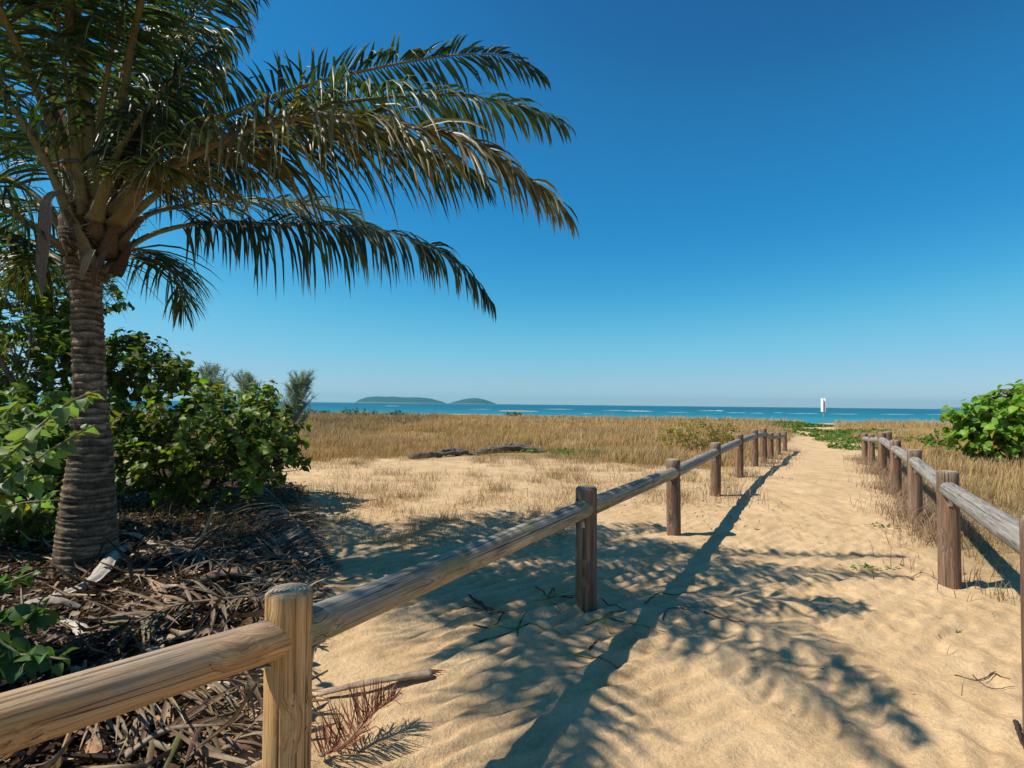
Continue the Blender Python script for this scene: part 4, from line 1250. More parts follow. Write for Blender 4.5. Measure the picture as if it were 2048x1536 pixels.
# ------------------------------------------------------------------ dry grass
def blades(name, x, y, h, w, lean, colb, colt, label, cat='grass', zoff=0.0, curve=.5):
    N = len(x)
    z = gz_full(x, y) + zoff
    a = rng.uniform(0, 2 * np.pi, N)
    la = rng.uniform(0, 2 * np.pi, N) ; lm = lean * h * rng.uniform(.2, 1.0, N)
    dx = np.cos(la) * lm + .10 * h; dy = np.sin(la) * lm
    wx = np.cos(a) * w * .5; wy = np.sin(a) * w * .5
    V = np.zeros((N, 5, 3))
    V[:, 0] = np.stack([x - wx, y - wy, z - .01], 1); V[:, 1] = np.stack([x + wx, y + wy, z - .01], 1)
    m = .5
    V[:, 2] = np.stack([x + dx * m * curve - wx * .8, y + dy * m * curve - wy * .8, z + h * m], 1)
    V[:, 3] = np.stack([x + dx * m * curve + wx * .8, y + dy * m * curve + wy * .8, z + h * m], 1)
    V[:, 4] = np.stack([x + dx, y + dy, z + h * rng.uniform(.85, 1, N)], 1)
    T0 = np.array([(0, 1, 3), (0, 3, 2), (2, 3, 4)])
    T = (T0[None] + (np.arange(N) * 5)[:, None, None]).reshape(-1, 3)
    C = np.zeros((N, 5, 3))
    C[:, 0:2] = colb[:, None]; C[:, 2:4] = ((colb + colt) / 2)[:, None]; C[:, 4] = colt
    o = link(name, np_mesh(name, V.reshape(-1, 3), T, M_GRASS, np.clip(C, .005, .9).reshape(-1, 3)))
    return tag(o, label, cat, kind='stuff')

rng = np.random.default_rng(33)
def field(n, x0, x1, y0, y1, dmin=0.5, seedn=80):
    """tufted scatter with the density of the grass mask"""
    k = n // 7
    cx = rng.uniform(x0, x1, k); cy = rng.uniform(y0, y1, k)
    idx = np.repeat(np.arange(k), 7)
    x = cx[idx] + rng.normal(0, .06 + .004 * cy[idx], len(idx)); y = cy[idx] + rng.normal(0, .06 + .004 * cy[idx], len(idx))
    m = grass_mask(x, y) * (.55 + .95 * fbm(x * .6, y * .45, 3, seedn))
    keep = rng.random(len(x)) < np.clip(m, 0, 1) * 1.3
    ye = y + .30 * np.maximum(x, 0) - .05 * np.minimum(x, 0)
    keep &= (np.abs(x) < y * 1.02 + 2) & (ye < 66 + 3 * fbm(x * .1, y * .1, 2, 3))
    return x[keep], y[keep]
def gcol(n, x, y):
    t = fbm(x * .22, y * .22, 3, 90)[:, None]
    s = 1 + .2 * rng.standard_normal((n, 1))
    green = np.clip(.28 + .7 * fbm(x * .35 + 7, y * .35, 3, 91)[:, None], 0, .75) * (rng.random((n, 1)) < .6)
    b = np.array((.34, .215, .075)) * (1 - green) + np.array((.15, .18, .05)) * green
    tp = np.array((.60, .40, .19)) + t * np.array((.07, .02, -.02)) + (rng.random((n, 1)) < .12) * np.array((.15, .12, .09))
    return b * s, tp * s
parts_ = []
for (n, x0, x1, y0, y1, hh) in ((95000, -10, 12, 11.5, 20, .30), (80000, -24, 22, 20, 33, .34), (90000, -48, 45, 33, 68, .38), (26000, 5, 20, 5, 14, .26), (36000, 12, 34, 14, 33, .34)):
    x, y = field(n, x0, x1, y0, y1)
    parts_.append((x, y, np.full(len(x), hh)))
x = np.concatenate([p[0] for p in parts_]); y = np.concatenate([p[1] for p in parts_]); hh = np.concatenate([p[2] for p in parts_])
dl = ground(818, 917); dr_ = ground(1092, 905)
kp = ~((x > dl.x - .2) & (x < dr_.x + .1) & (y < np.interp(x, [dl.x, dr_.x], [dl.y + .5, dr_.y + .45])))
x, y, hh = x[kp], y[kp], hh[kp]
hm = np.clip(grass_mask(x, y), .25, 1)
h = .86 * hh * rng.uniform(.40, 1.3, len(x)) * (.35 + .65 * hm) * (1 + .7 * fbm(x * .55, y * .35, 3, 92)) * (1 + .35 * vnoise(x * 2.2, y * 1.4, 93))
cb, ct = gcol(len(x), x, y)
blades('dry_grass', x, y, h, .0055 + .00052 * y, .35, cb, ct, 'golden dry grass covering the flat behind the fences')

# sparse dry weeds standing in the open sand
n = 19000
cx = rng.uniform(-4.5, 4.5, 1500); cy = rng.uniform(5.5, 15, 1500)
m = (fbm(cx * .5, cy * .5, 3, 95) > -.10) & (cx < lfence_x(cy) + .1) & (rng.random(1500) < .42)
cx, cy = cx[m], cy[m]
ex = np.concatenate([cx, rng.uniform(1.5, 6, 500)]); 
i = rng.integers(0, len(cx), n)
x = cx[i] + rng.normal(0, .13, n); y = cy[i] + rng.normal(0, .13, n)
s = 1 + .25 * rng.standard_normal((n, 1))
cb = np.where(rng.random((n, 1)) < .2, np.array((.13, .15, .05)), np.array((.26, .17, .08))) * s
blades('sand_weeds', x, y, rng.uniform(.03, .24, n), .004, 1.3, cb, cb * 1.6, 'thin dry weeds scattered over the open sand left of the fence', 'weeds')
# dead tufts round the feet of the posts
xs, ys = [], []
for (px_, py_, pz_, r_) in posts_r[1:] + posts_l[4:]:
    q = 650 if py_ > 6 else 90
    if px_ < lfence_x(py_) + .3: q = int(q * .35)
    if py_ < 3: q = 20
    xs.append(px_ + rng.normal(.0, .22, q) + .14); ys.append(py_ + rng.normal(0, .42, q))
x = np.concatenate(xs); y = np.concatenate(ys); n = len(x)
x2 = np.concatenate([rfence_x(yy) + rng.normal(-.05, .22, 1) for yy in rng.uniform(5.6, 12.5, 3800)]); y2 = rng.uniform(5.6, 12.5, 3800); x2 = rfence_x(y2) + rng.normal(.16, .22, 3800)
x = np.concatenate([x, x2]); y = np.concatenate([y, y2]); n = len(x)
s = 1 + .3 * rng.standard_normal((n, 1))
blades('dead_grass', x, y, rng.uniform(.05, .30, n) * np.clip((y - 1) / 5, .35, 1), .006, 1.0, np.array((.20, .13, .08)) * s, np.array((.42, .30, .19)) * s, 'brittle brown dead grass at the feet of the fence posts')
# scrappy grass right beyond the right fence, close
n = 9000
x = rng.uniform(3.6, 9, n); y = rng.uniform(2.8, 9, n)
k = (x > rfence_x(y) + .35 + .25 * fbm(x, y, 2, 97)) & (fbm(x * 1.2, y * 1.2, 3, 98) > -.12)
x, y = x[k], y[k]; n = len(x); s = 1 + .3 * rng.standard_normal((n, 1))
cb = np.where(rng.random((n, 1)) < .4, np.array((.13, .15, .05)), np.array((.24, .16, .08))) * s
blades('verge_grass', x, y, rng.uniform(.03, .20, n), .006, .9, cb, cb * 1.6, 'low scrappy half-dry grass beyond the right fence')

# ------------------------------------------------------------------ creeping beach vine
def vine(name, pts, n, label, size=.07, seed=1, col=(.085, .17, .03), zr=.10):
    r = np.random.default_rng(seed)
    w = np.array([p[2] * p[3] for p in pts]); k = r.choice(len(pts), n, p=w / w.sum())
    P = np.array(pts)[k]
    rr = np.sqrt(r.random(n)) ; a = r.uniform(0, 6.28, n)
    x = P[:, 0] + P[:, 2] * rr * np.cos(a) + .10 * r.standard_normal(n); y = P[:, 1] + P[:, 3] * rr * np.sin(a)
    keep = fbm(x * 1.3, y * 1.3, 3, seed) > -.25
    x, y = x[keep], y[keep]; n = len(x)
    pos = np.stack([x, y, gz_full(x, y) + r.uniform(.01, zr, n)], 1)
    d = norm(np.stack([r.standard_normal(n), r.standard_normal(n), .35 * r.standard_normal(n)], 1)); nn = norm(np.array((0, 0, 1.0)) + .45 * r.standard_normal((n, 3)))
    V, F = LEAFV[0]; xx, yy, zz = leaf_frames(pos, d, nn); sz = size * r.uniform(.6, 1.2, n)
    W = pos[:, None, :] + (V[None, :, 0:1] * xx[:, None] + V[None, :, 1:2] * yy[:, None] + V[None, :, 2:3] * zz[:, None]) * sz[:, None, None]
    T = (F[None] + (np.arange(n) * len(V))[:, None, None]).reshape(-1, 3)
    c = leaf_cols(n, col, .25, .05, .04)
    tag(link(name, np_mesh(name, W.reshape(-1, 3), T, M_LEAF, np.repeat(c, len(V), 0))), label, 'vine', kind='stuff')
vine('beach_vine', [(25.2, 47, 1.8, 2.2), (20.9, 40, .9, 4.0), (17.7, 34, .45, 2.6), (23.3, 46, 1.6, 2.0)], 5200, 'green creeping vine mound at the far end of the path under the white sign', .17, 101, zr=.16)
vine('beach_vine', [(16.6, 26, 1.5, 3.2), (19.6, 31, 1.5, 4.0), (13.9, 22.2, .9, 1.4), (21.8, 35, 1.2, 3)], 5600, 'green creeping vine spilling onto the right side of the path', .13, 102, zr=.16)
g_ = ground(1150, 908)
vine('beach_vine', [(g_.x, g_.y, 1.3, .8), (g_.x + 1.6, g_.y - .3, 1.0, .5), (g_.x - 1.0, g_.y + .2, .6, .3)], 1500, 'green creeping vine patch in the grass right of the driftwood log', .07, 103)
for k, (px, py, s) in enumerate([(1772, 1056, .12), (1742, 1140, .07), (1755, 1160, .06), (1560, 960, .25), (1345, 905, .25)]):
    g_ = ground(px, py)
    vine('small_weed', [(g_.x, g_.y, s, s * .6)], 34, ['tiny green weed in the sand left of the nearest right-hand post', 'tiny flat green weed in the open path sand below the palm shadow', 'second tiny flat green weed just below the first on the path',
         'flat green weed on the left edge of the path past the rail shadow', 'flat green weed in the grass edge near the yellowish bush'][k], .035, 110 + k, zr=.03)

# ------------------------------------------------------------------ low bits of scrub on the far edge of the grass
for k, (px, py, Y, w, h_, lab) in enumerate([(722, 818, 55, 2.2, .75, 'dark green fallen branch with leaves on the far edge of the grass'), (792, 827, 57, .8, .4, 'small green bush at the far edge of the grass right of the fallen branch'),
                                             (1025, 829, 62, 1.0, .35, 'small low bush on the beach edge above the driftwood'), (640, 818, 58, 1.4, .35, 'low grey-green scrub on the skyline of the grass left of the fallen branch')]):
    v = at(px, py, Y); b = gp(v.x, Y)
    shrub(b, [(b + Vector((0, 0, h_ * .5)), (w, .8, h_ * .55), 1)], 45, 8, .13, (.06, .10, .035), lab, name='low_scrub', seed=120 + k, sep=0, stems=4, r0=.02, spread=.3, group='low scrub on the far edge of the grass')

# ------------------------------------------------------------------ driftwood log
def driftwood():
    g0, g1 = ground(818, 917), ground(1088, 903)
    root = empty('driftwood_log', ((g0.x + g1.x) / 2, (g0.y + g1.y) / 2, gz((g0.x + g1.x) / 2, (g0.y + g1.y) / 2)), 'weathered grey driftwood log lying at the front edge of the dry grass', 'log')
    def L_(pts, rad, nm, fl=.8, s=1):
        P, _ = catmull(pts, 30)
        V, T = tube(P, np.interp(np.linspace(0, 1, 30), np.linspace(0, 1, len(rad)), rad), 14, flat=fl, rough=.30, seed=s)
        V[:, 2] += .03 * vnoise(V[:, 0] * 9, V[:, 1] * 9, 3)
        link(nm, np_mesh(nm, V - np.array(root.location), T, M_DRIFT, smooth=True), root)
    q = lambda px, py, dz: ground(px, py) + Vector((0, 0, dz))
    L_([q(820, 918, .05), q(850, 916, .07), q(885, 914, .07), q(930, 911, .09), q(960, 912, .02)], [.10, .09, .055, .085, .03], 'root_end', s=3)
    L_([q(882, 912, .10), q(905, 911, .15), q(935, 911, .10)], [.07, .11, .05], 'stub', s=5)
    L_([q(950, 910, .03), q(968, 908, .09), q(1000, 905, .12), q(1040, 904, .11), q(1070, 904, .07), q(1094, 905, .02)], [.05, .10, .12, .11, .08, .04], 'log', .75, s=4)
    L_([q(985, 904, .10), q(1010, 902, .18), q(1045, 902, .17), q(1078, 904, .06)], [.04, .08, .07, .03], 'bark_slab', .6, s=7)
M_DRIFT = mat_plain('driftwood', (.15, .128, .105), .9, .1, 9, .7, 1.0, .05)
driftwood()

# ------------------------------------------------------------------ sign at the beach end
def sign():
    b = at(1647, 849, 44.0); b = gp(b.x, 44.0)
    zt = at(1647, 797, 44.0).z; zb = at(1647, 823.5, 44.0).z
    root = empty('beach_sign', b, 'white twin-board beach sign on a thin pole at the far end of the path', 'sign')
    wm = mat_plain('sign_white', (.78, .79, .80), .5, .4, 5, .1, .05, .002)
    gm = M_STEEL
    V, T = tube([(0, 0, -.3), (0, 0, zt - b.z - .04)], .035, 10); link('pole', np_mesh('pole', V, T, gm, smooth=True), root)
    for s in (-1, 1):
        # two boards back to back in a narrow V, seen almost edge-on
        w, th = .24, .02
        me = bpy.data.meshes.new('sign_board')
        hgt = zt - zb
        vs = [(x, y, z) for x in (-th / 2, th / 2) for y in (-w / 2, w / 2) for z in (0, hgt)]
        fs = [(0, 1, 3, 2), (4, 6, 7, 5), (0, 4, 5, 1), (2, 3, 7, 6), (0, 2, 6, 4), (1, 5, 7, 3)]
        me.from_pydata(vs, [], fs); me.materials.append(wm)
        o = link('sign_board', me, root); o.location = (s * .10, 0, zb - b.z); o.rotation_euler = (0, 0, R(-29.4 + 40 - s * 3))
        bv = o.modifiers.new('bevel', 'BEVEL'); bv.width = .006; bv.segments = 2
        V, T = tube([(0, 0, zb - b.z + hgt * .8), (s * .10, 0, zb - b.z + hgt * .8)], .012, 6); link('clamp', np_mesh('clamp', V, T, gm, smooth=True), root)
        V, T = tube([(0, 0, zb - b.z + hgt * .2), (s * .10, 0, zb - b.z + hgt * .2)], .012, 6); link('clamp', np_mesh('clamp', V, T, gm, smooth=True), root)
sign()

# ------------------------------------------------------------------ fallen fronds, sheaths, sticks and litter under the palm
FG = (.22, .155, .095)
def G(px, py, dz=.03):
    return ground(px, py) + Vector((0, 0, dz))
def fallen(ctrl, label, seed, L=.55, col=FG, spacing=.021, width=.024, droop=.25, roll=0, lift=.05, pet=.15, fwd=(.3, 1.0), r0=.022, lenA=1., lenB=1., tip=(.40, .31, .21), flat=True, jit=.2, missing=.1, stalk=(.23, .16, .10)):
    b = ctrl[0]
    root = empty('fallen_frond', (b[0], b[1], gz(b[0], b[1])), label, 'palm frond', 'dead fronds lying under the palm')
    frond(root, ctrl, L=L, pet=pet, roll=roll, droop=droop, lift=lift, width=width, green=col, tip=tip, tipamt=.4, stalk=stalk, r0=r0, spacing=spacing, seed=seed,
          name='rachis', dead=True, flatground=flat, jit=jit, fwd=fwd, lenA=lenA, lenB=lenB, missing=missing, basew=1.6)
    return root
fallen([G(520, 985, .12), G(570, 1038, .10), G(606, 1083, .07), G(640, 1120, .05), G(668, 1148, .03)], 'grey fallen frond with its stalk pointing at the sand, right of the thicket', 201, L=.75, lenB=.55, pet=.05, col=(.25, .20, .14))
fallen([G(30, 1530, .06), G(150, 1480, .09), G(300, 1447, .12), G(430, 1425, .12), G(560, 1405, .07)], 'pale brown fallen frond crossing under the nearest rail at the lower left', 202, L=.40, col=(.25, .17, .10), width=.016, spacing=.013, pet=.1)
fallen([G(560, 1215, .10), G(460, 1240, .12), G(350, 1260, .12), G(250, 1290, .10), G(150, 1300, .06)], 'dark grey fallen frond lying level behind the nearest rail', 203, L=.45, col=(.19, .14, .09), pet=.1)
fallen([G(640, 1545, .03), G(690, 1512, .05), G(740, 1482, .08), G(790, 1452, .10)], 'reddish-brown feathery dry frond right beside the nearest post', 204, L=.22, col=(.24, .10, .055), spacing=.005, width=.006, tip=(.30, .16, .10), flat=False, droop=-.35, lift=.55, pet=.0, r0=.010, jit=.3, missing=0)
fallen([G(500, 1180, .1), G(560, 1210, .1), G(600, 1250, .06), G(620, 1300, .04)], 'small grey frond with tangled leaflets behind the nearest post', 205, L=.35, col=(.27, .20, .13), pet=.05, jit=.45)
fallen([G(330, 1100, .08), G(400, 1140, .10), G(480, 1160, .08), G(550, 1150, .05)], 'curled grey frond beside the foot of the trunk', 206, L=.40, col=(.25, .20, .14), jit=.5, pet=.05)
fallen([G(620, 1330, .05), G(560, 1350, .08), G(480, 1345, .08), G(400, 1330, .06)], 'pale curled frond under the rail just left of the nearest post', 207, L=.34, col=(.30, .22, .15), jit=.35, pet=.05)
fallen([G(450, 1536, .04), G(500, 1490, .08), G(560, 1440, .08), G(600, 1420, .05)], 'brown frond standing its leaflets up at the bottom edge left of the post', 208, L=.35, col=(.22, .14, .09), flat=False, droop=.3, lift=.3, jit=.35, pet=.0, r0=.014)
fallen([G(60, 1440, .05), G(160, 1415, .08), G(260, 1380, .08), G(330, 1350, .05)], 'shaded frond along the underside of the nearest rail', 209, L=.35, col=(.17, .12, .08), jit=.3, pet=.05)
fallen([G(430, 1040, .05), G(500, 1020, .08), G(570, 1030, .05)], 'small grey frond at the foot of the thicket', 210, L=.5, col=(.17, .145, .12), jit=.4, pet=.05)
fallen([G(250, 1536, .03), G(330, 1510, .08), G(420, 1500, .08), G(500, 1480, .05)], 'brown fallen frond at the bottom edge of the picture', 211, L=.34, col=(.19, .13, .08), jit=.3, pet=.05)
fallen([G(480, 1100, .04), G(540, 1110, .08), G(610, 1170, .06), G(650, 1200, .03)], 'tangled grey frond between the trunk and the clean sand', 212, L=.38, col=(.22, .18, .14), jit=.5, pet=.05)

def sheath(pts, w, col, label, cat='palm sheath', curl=.5):
    b = pts[0]
    root = empty('dead_palm_sheath', (b[0], b[1], gz(b[0], b[1])), label, cat, 'dead palm sheaths in the litter')
    P, _ = catmull(pts, 30); t = np.linspace(0, 1, 30)
    wid = w * (.35 + .65 * np.sin(np.pi * np.clip(t * .9 + .08, 0, 1)) ** .7) * (1 + .10 * vnoise(t * 14, t * 0, 5))
    T = norm(np.gradient(P, axis=0)); Sd = norm(np.cross(T, np.array((0, 0, 1.0)))); N = np.cross(Sd, T)
    na = 9; V = []; C = []
    for s in (0, 1):
        for k in range(30):
            for j in range(na):
                u = j / (na - 1) * 2 - 1
                V.append(P[k] + Sd[k] * u * wid[k] + N[k] * (-curl * wid[k] * u * u + (0 if s else -.008)) + N[k] * .006 * float(vnoise(np.array([k * .5]), np.array([j * 1.7 + w * 99]), 4)[0]))
                C.append(np.array(col) * (1 + .35 * float(vnoise(np.array([k * .12]), np.array([j * 1.9 + w * 50]), 8)[0])))
    F = []; m = 30 * na
    for s in (0, 1):
        for k in range(29):
            for j in range(na - 1):
                a = s * m + k * na + j; q = (a, a + 1, a + na + 1, a + na)
                F.append(q if s else q[::-1])
    for k in range(29):
        for j in (0, na - 1):
            a = k * na + j; F.append((a, a + na, a + na + m, a + m))
    link('blade', np_mesh('blade', np.array(V) - np.array(root.location), np.array(F), M_DEADLEAF, np.array(C), smooth=True), root)
    sP, _ = catmull([P[0], P[0] - T[0] * .06], 4)
    V, T2 = tube(np.array([P[0] - T[0] * .16 - np.array((0, 0, .02)), P[0], P[3]]), [.010, .016, .008], 6); link('stalk', np_mesh('stalk', V - np.array(root.location), T2, M_TWIG, np.broadcast_to(np.array((.16, .12, .09)), (len(V), 3))), root)
sheath([G(252, 1128, .16), G(225, 1150, .18), G(190, 1185, .12), G(140, 1205, .07), G(92, 1215, .05)], .055, (.38, .33, .28), 'curved silver-grey sheath just in front of the foot of the trunk')
sheath([G(385, 1185, .06), G(430, 1172, .10), G(480, 1168, .10), G(515, 1172, .07)], .06, (.27, .17, .10), 'flat reddish-brown sheath right of the trunk, above the nearest post')
sheath([G(240, 1075, .05), G(275, 1088, .08), G(315, 1110, .08), G(345, 1112, .04)], .03, (.42, .33, .23), 'pale thin sheath right beside the foot of the trunk')
sheath([G(10, 1255, .05), G(60, 1245, .12), G(120, 1240, .12), G(160, 1238, .06)], .05, (.30, .24, .19), 'shaded grey sheath at the left edge below the trunk')
sheath([G(120, 1262, .05), G(160, 1275, .06), G(168, 1300, .04)], .04, (.44, .39, .34), 'small pale crumpled sheath below the trunk')
sheath([G(320, 1112, .05), G(360, 1108, .07), G(410, 1112, .05)], .025, (.36, .30, .22), 'thin pale strip lying right of the trunk foot')
sheath([G(300, 1170, .04), G(315, 1200, .07), G(340, 1230, .05)], .03, (.30, .19, .11), 'narrow brown strip pointing down the slope below the trunk')
sheath([G(560, 1140, .04), G(600, 1120, .06), G(640, 1135, .04)], .035, (.44, .31, .18), 'orange-brown strip under the grey frond at the edge of the clean sand')
rh = random.Random(77)
HUSK = ['just behind the middle of the nearest rail', 'below the flat reddish sheath', 'above the left half of the nearest rail', 'near the left edge above the rail', 'between the small tangled frond and the rail',
        'touching the level grey frond', 'beside the low seedlings at the left edge', 'between the trunk foot and the level frond', 'at the shaded foot of the thicket', 'just above the nearest post',
        'under the near rail, left of centre', 'at the bottom edge under the rail', 'under the near rail close to the post', 'at the far left under the rail', 'right above the end of the near rail', 'right of the trunk foot among leaves']
for k in range(16):
    px, py = [(330, 1190), (430, 1220), (300, 1330), (150, 1360), (520, 1290), (380, 1290), (60, 1330), (240, 1240), (450, 1130), (560, 1180), (360, 1460), (200, 1500), (470, 1400), (100, 1400), (620, 1230), (300, 1120)][k]
    a_ = ground(px, py); an = rh.uniform(0, 6.28); L_ = rh.uniform(.10, .22)
    dv = Vector((math.cos(an), math.sin(an), 0)); P_h = []
    for t in (-1, -.3, .4, 1):
        q = a_ + dv * L_ * t + Vector((0, 0, 0)); q.z = gz(q.x, q.y) + .03 + .05 * (1 - t * t) * rh.random(); q += Vector((-dv.y, dv.x, 0)) * rh.uniform(-.03, .03); P_h.append(q)
    sheath(P_h, rh.uniform(.018, .045), rh.choice([(.30, .21, .13), (.22, .15, .09), (.40, .33, .25), (.30, .15, .075)]), 'broken brown husk in the litter ' + HUSK[k], 'palm husk')
# the flat stalk on the sand
def deadstalk():
    a, b = G(636, 1400, .03), G(862, 1358, .035)
    root = empty('dead_frond_stalk', (a.x, a.y, gz(a.x, a.y)), 'flat broken frond stalk lying on rippled sand just right of the nearest post', 'palm stalk')
    P, _ = catmull([a, a.lerp(b, .35) + Vector((0, 0, .012)), a.lerp(b, .7) + Vector((0, 0, .008)), b], 26)
    P[:, 2] += max(0, float((gz_full(P[:, 0], P[:, 1]) + .004 - P[:, 2]).max()))
    V, T = tube(P, np.interp(np.linspace(0, 1, 26), [0, .8, 1], [.018, .030, .034]), 12, flat=.45, rough=.18, seed=4)
    c = np.array((.30, .22, .155)) * (1 + .3 * vnoise(V[:, 0] * 60, V[:, 2] * 300, 3))[:, None]
    link('stalk', np_mesh('stalk', V - np.array(root.location), T, M_TWIG, c, smooth=True), root)
    for k in range(4):
        e = b + Vector((.02 + .02 * k, .01 * (k - 1.5), -.01)); V, T = tube(np.array([P[22], P[25], tuple(e)]) + np.array((0, (k - 1.5) * .012, .004)), [.009, .007, .001], 4)
        link('splinter', np_mesh('splinter', V - np.array(root.location), T, M_TWIG, np.broadcast_to(np.array((.20, .10, .06)), (len(V), 3))), root)
deadstalk()

# twigs on the path sand
def twig(pts_list, label, col, lichen=True, r=.0045, seed=1):
    b = G(*pts_list[0][0], .0)
    root = empty('twig', b, label, 'twig', 'fallen twigs on the sand')
    rg = random.Random(seed)
    for L in pts_list:
        P = [G(px, py, .008 + (.015 * math.sin(k * 2.1 + seed) if k else 0) * (1 if k % 2 else .3)) for k, (px, py) in enumerate(L)]
        P, LEN = catmull(P, 22)
        P = P + rng.normal(0, .0018, P.shape)
        zg = gz_full(P[:, 0], P[:, 1]); P[:, 2] = np.maximum(P[:, 2], zg + r * .8)
        P[:, 2] = np.convolve(np.pad(P[:, 2], 2, mode='edge'), np.ones(5) / 5, 'valid'); P[:, 2] = np.maximum(P[:, 2], zg + r * .5)
        rad = np.linspace(r, r * .45, 22) * (1 + .3 * rng.random(22))
        V, T = tube(P, rad, 5, seed=seed)
        c = np.broadcast_to(np.array(col), (len(V), 3)).copy()
        if lichen:
            m = vnoise(V[:, 0] * 25, V[:, 1] * 25, seed) > .05; c[m] = (.30, .27, .05)
        link('stick', np_mesh('stick', V - np.array(b), T, M_TWIG, c, smooth=True), root)
TC = (.07, .05, .04)
twig([[(1148, 1198), (1110, 1205), (1075, 1212), (1072, 1214)], [(1108, 1184), (1094, 1200), (1096, 1208), (1122, 1228)], [(1070, 1183), (1085, 1190), (1098, 1198), (1150, 1203)], [(1106, 1184), (1110, 1192)]], 'lichen-spotted forked twig left of the second post', TC, seed=1)
twig([[(876, 1240), (915, 1228), (960, 1222), (1000, 1235)], [(1035, 1258), (1050, 1238), (1060, 1226)], [(958, 1292), (1000, 1275), (1035, 1258)], [(1035, 1256), (1080, 1260), (1134, 1278)], [(990, 1250), (1010, 1232), (1030, 1225)], [(1036, 1258), (1034, 1278)], [(945, 1257), (985, 1260), (1035, 1258)]], 'wide-branching twig lying across the edge of the palm shadow', TC, seed=2)
twig([[(1205, 1245), (1222, 1226), (1248, 1222), (1252, 1218)], [(1170, 1250), (1205, 1243), (1260, 1250), (1330, 1270)], [(1205, 1246), (1215, 1262), (1228, 1277)], [(1198, 1205), (1225, 1215), (1248, 1220)]], 'forked twig with a yellow-spotted end right of the second post', TC, seed=3)
twig([[(1148, 1314), (1185, 1318), (1215, 1328), (1236, 1338)]], 'single knobbly twig below the second post', TC, seed=4)
twig([[(1178, 1306), (1190, 1292), (1200, 1280)], [(1180, 1305), (1195, 1290)]], 'short dark twig pointing up between the longer ones', TC, False, seed=5)
twig([[(1290, 1210), (1318, 1195), (1355, 1192), (1395, 1190)]], 'thin arched twig across the rail shadow', TC, False, seed=6)
twig([[(1325, 1245), (1335, 1228), (1360, 1222), (1396, 1218)], [(1360, 1222), (1385, 1232)]], 'dark twig just right of the rail shadow', TC, False, seed=7)
twig([[(1408, 1230), (1440, 1240), (1468, 1248), (1490, 1253)]], 'thin twig with a brown seed pod on the bright sand', (.14, .06, .03), False, .006, seed=8)
twig([[(1910, 1352), (1950, 1358), (1990, 1345), (1965, 1362)], [(1945, 1348), (1975, 1370), (2030, 1376)], [(1990, 1348), (2020, 1362)]], 'brittle dark twigs on the bright sand at the right', (.10, .06, .045), False, .003, seed=9)
twig([[(2032, 1455), (2040, 1480), (2052, 1510)]], 'short thick dark stick at the right edge', (.05, .035, .03), False, .010, seed=10)
twig([[(938, 1202), (960, 1218), (985, 1226), (1015, 1228)], [(950, 1205), (975, 1222)]], 'split dark husk lying at the edge of the palm shadow', (.10, .06, .05), False, .009, seed=11)
twig([[(1820, 1160), (1845, 1152), (1880, 1168)], [(1930, 1150), (1900, 1160), (1960, 1172)]], 'dry wiry stems at the foot of the nearest right-hand post', (.14, .09, .06), False, .003, seed=12)
# green sedge seedling on the path
x, y = ground(1915, 1262).x, ground(1915, 1262).y
n = 16; rng = np.random.default_rng(5)
blades('grass_seedling', x + rng.normal(0, .006, n), y + rng.normal(0, .006, n), rng.uniform(.02, .06, n), .004, 1.8, np.tile((.08, .16, .04), (n, 1)), np.tile((.12, .20, .05), (n, 1)), 'small green grass seedling alone on the bright sand at the right', 'seedling')

# litter flakes: curled strips and leaves over the dark soil
def litter(n, xr, yr, maskf, size, cols, name, label, seed, aspect=3.0):
    r = np.random.default_rng(seed)
    x = r.uniform(*xr, n); y = r.uniform(*yr, n)
    k = r.random(n) < maskf(x, y); x, y = x[k], y[k]; n = len(x)
    pos = np.stack([x, y, gz_full(x, y) + r.uniform(.004, .05, n)], 1)
    d = norm(np.stack([r.standard_normal(n), r.standard_normal(n), .25 * r.standard_normal(n)], 1)); nn = norm(np.array((0, 0, 1.0)) + .5 * r.standard_normal((n, 3)))
    xx, yy, zz = leaf_frames(pos, d, nn)
    base = np.array([(-.5, 0, .06), (.5, 0, .06), (-.6, .5, -.05), (.6, .5, -.02), (-.25, 1, .12), (.25, 1, .1), (0, .5, -.10)]) * np.array((1 / aspect, 1, 1))
    F = np.array([(0, 6, 2), (0, 1, 6), (1, 3, 6), (2, 6, 4), (6, 5, 4), (6, 3, 5)])
    sz = size * r.uniform(.3, 1.3, n) ** 1.3 * (np.clip(y / 3.2, .45, 1) if aspect < 4 else 1)
    W = pos[:, None] + (base[None, :, 0:1] * xx[:, None] + base[None, :, 1:2] * yy[:, None] + base[None, :, 2:3] * zz[:, None]) * sz[:, None, None]
    W[..., 2] = np.maximum(W[..., 2], (pos[:, 2] - .045)[:, None])
    T = (F[None] + (np.arange(n) * 7)[:, None, None]).reshape(-1, 3)
    c = np.array(cols)[r.integers(0, len(cols), n)] * r.uniform(.6, 1.4, (n, 1))
    tag(link(name, np_mesh(name, W.reshape(-1, 3), T, M_DEADLEAF, np.repeat(np.clip(c, .005, .8), 7, 0))), label, 'leaf litter', kind='stuff')
LC = [(.055, .030, .015), (.10, .058, .030), (.16, .098, .052), (.32, .22, .13), (.035, .020, .012), (.12, .08, .048)]
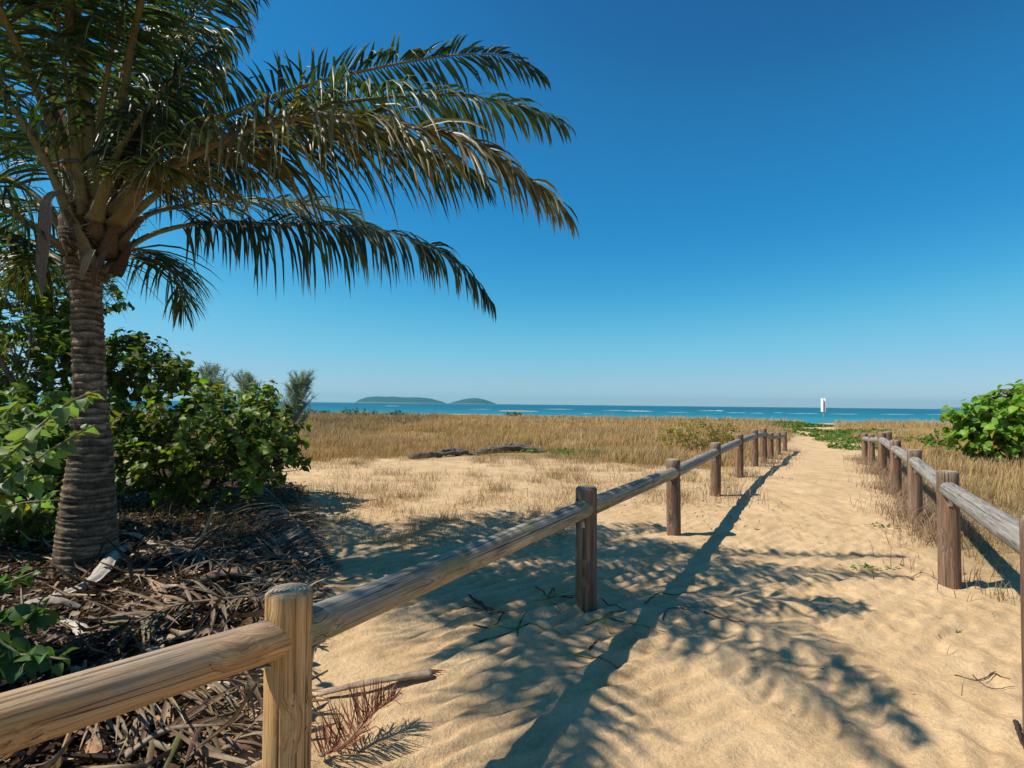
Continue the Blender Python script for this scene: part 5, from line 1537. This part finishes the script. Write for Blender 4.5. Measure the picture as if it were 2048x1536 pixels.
litter(26000, (-6.5, -.3), (1.0, 9.5), lambda x, y: soil_mask(x, y) * .95, .050, LC, 'leaf_litter', 'brown leaf litter covering the ground under the palm', 301, 2.2)
litter(3000, (-4.6, -.45), (1.0, 5.5), lambda x, y: soil_mask(x, y) * .9, .34, [(.14, .092, .055), (.20, .135, .08), (.08, .048, .028), (.42, .31, .19), (.05, .032, .018)], 'frond_debris', 'broken strips of dead palm leaflets heaped under the rail', 302, 26.0)
litter(2600, (-1.5, 6.5), (1.2, 9), lambda x, y: np.clip(.10 + .9 * sstep(.2, -.9, np.abs(x - rfence_x(y)) - .6) + .25 * soil_mask(x - .8, y), 0, 1), .022, [(.10, .06, .04), (.18, .10, .06), (.07, .05, .04)], 'sand_debris', 'small bits of bark and stem on the path sand', 303, 5.0)
litter(3000, (-4.5, 4), (5.5, 13.5), lambda x, y: np.clip(.5 + fbm(x, y, 2, 7), 0, 1), .05, [(.16, .10, .06), (.25, .17, .10)], 'sand_debris', 'small dry scraps scattered on the open sand beyond the fence', 304, 6.0)
#@@HAZE
# ------------------------------------------------------------------ sea air
def haze():
    x0, x1, y0, y1, z0, z1 = -9300, 9300, -60, 7400, -6.0, 95.0
    vs = [(x, y, z) for x in (x0, x1) for y in (y0, y1) for z in (z0, z1)]
    fs = [(0, 1, 3, 2), (4, 6, 7, 5), (0, 4, 5, 1), (2, 3, 7, 6), (0, 2, 6, 4), (1, 5, 7, 3)]
    me = bpy.data.meshes.new('haze'); me.from_pydata(vs, [], fs)
    m = bpy.data.materials.new('sea_air'); m.use_nodes = True; t = m.node_tree
    for n in list(t.nodes): t.nodes.remove(n)
    o_ = t.nodes.new('ShaderNodeOutputMaterial'); v = t.nodes.new('ShaderNodeVolumePrincipled')
    v.inputs['Color'].default_value = (.25, .74, .95, 1); v.inputs['Density'].default_value = 9e-5; v.inputs['Anisotropy'].default_value = .2
    t.links.new(v.outputs[0], o_.inputs['Volume'])
    me.materials.append(m)
    tag(link('haze', me), kind='stuff')
haze()
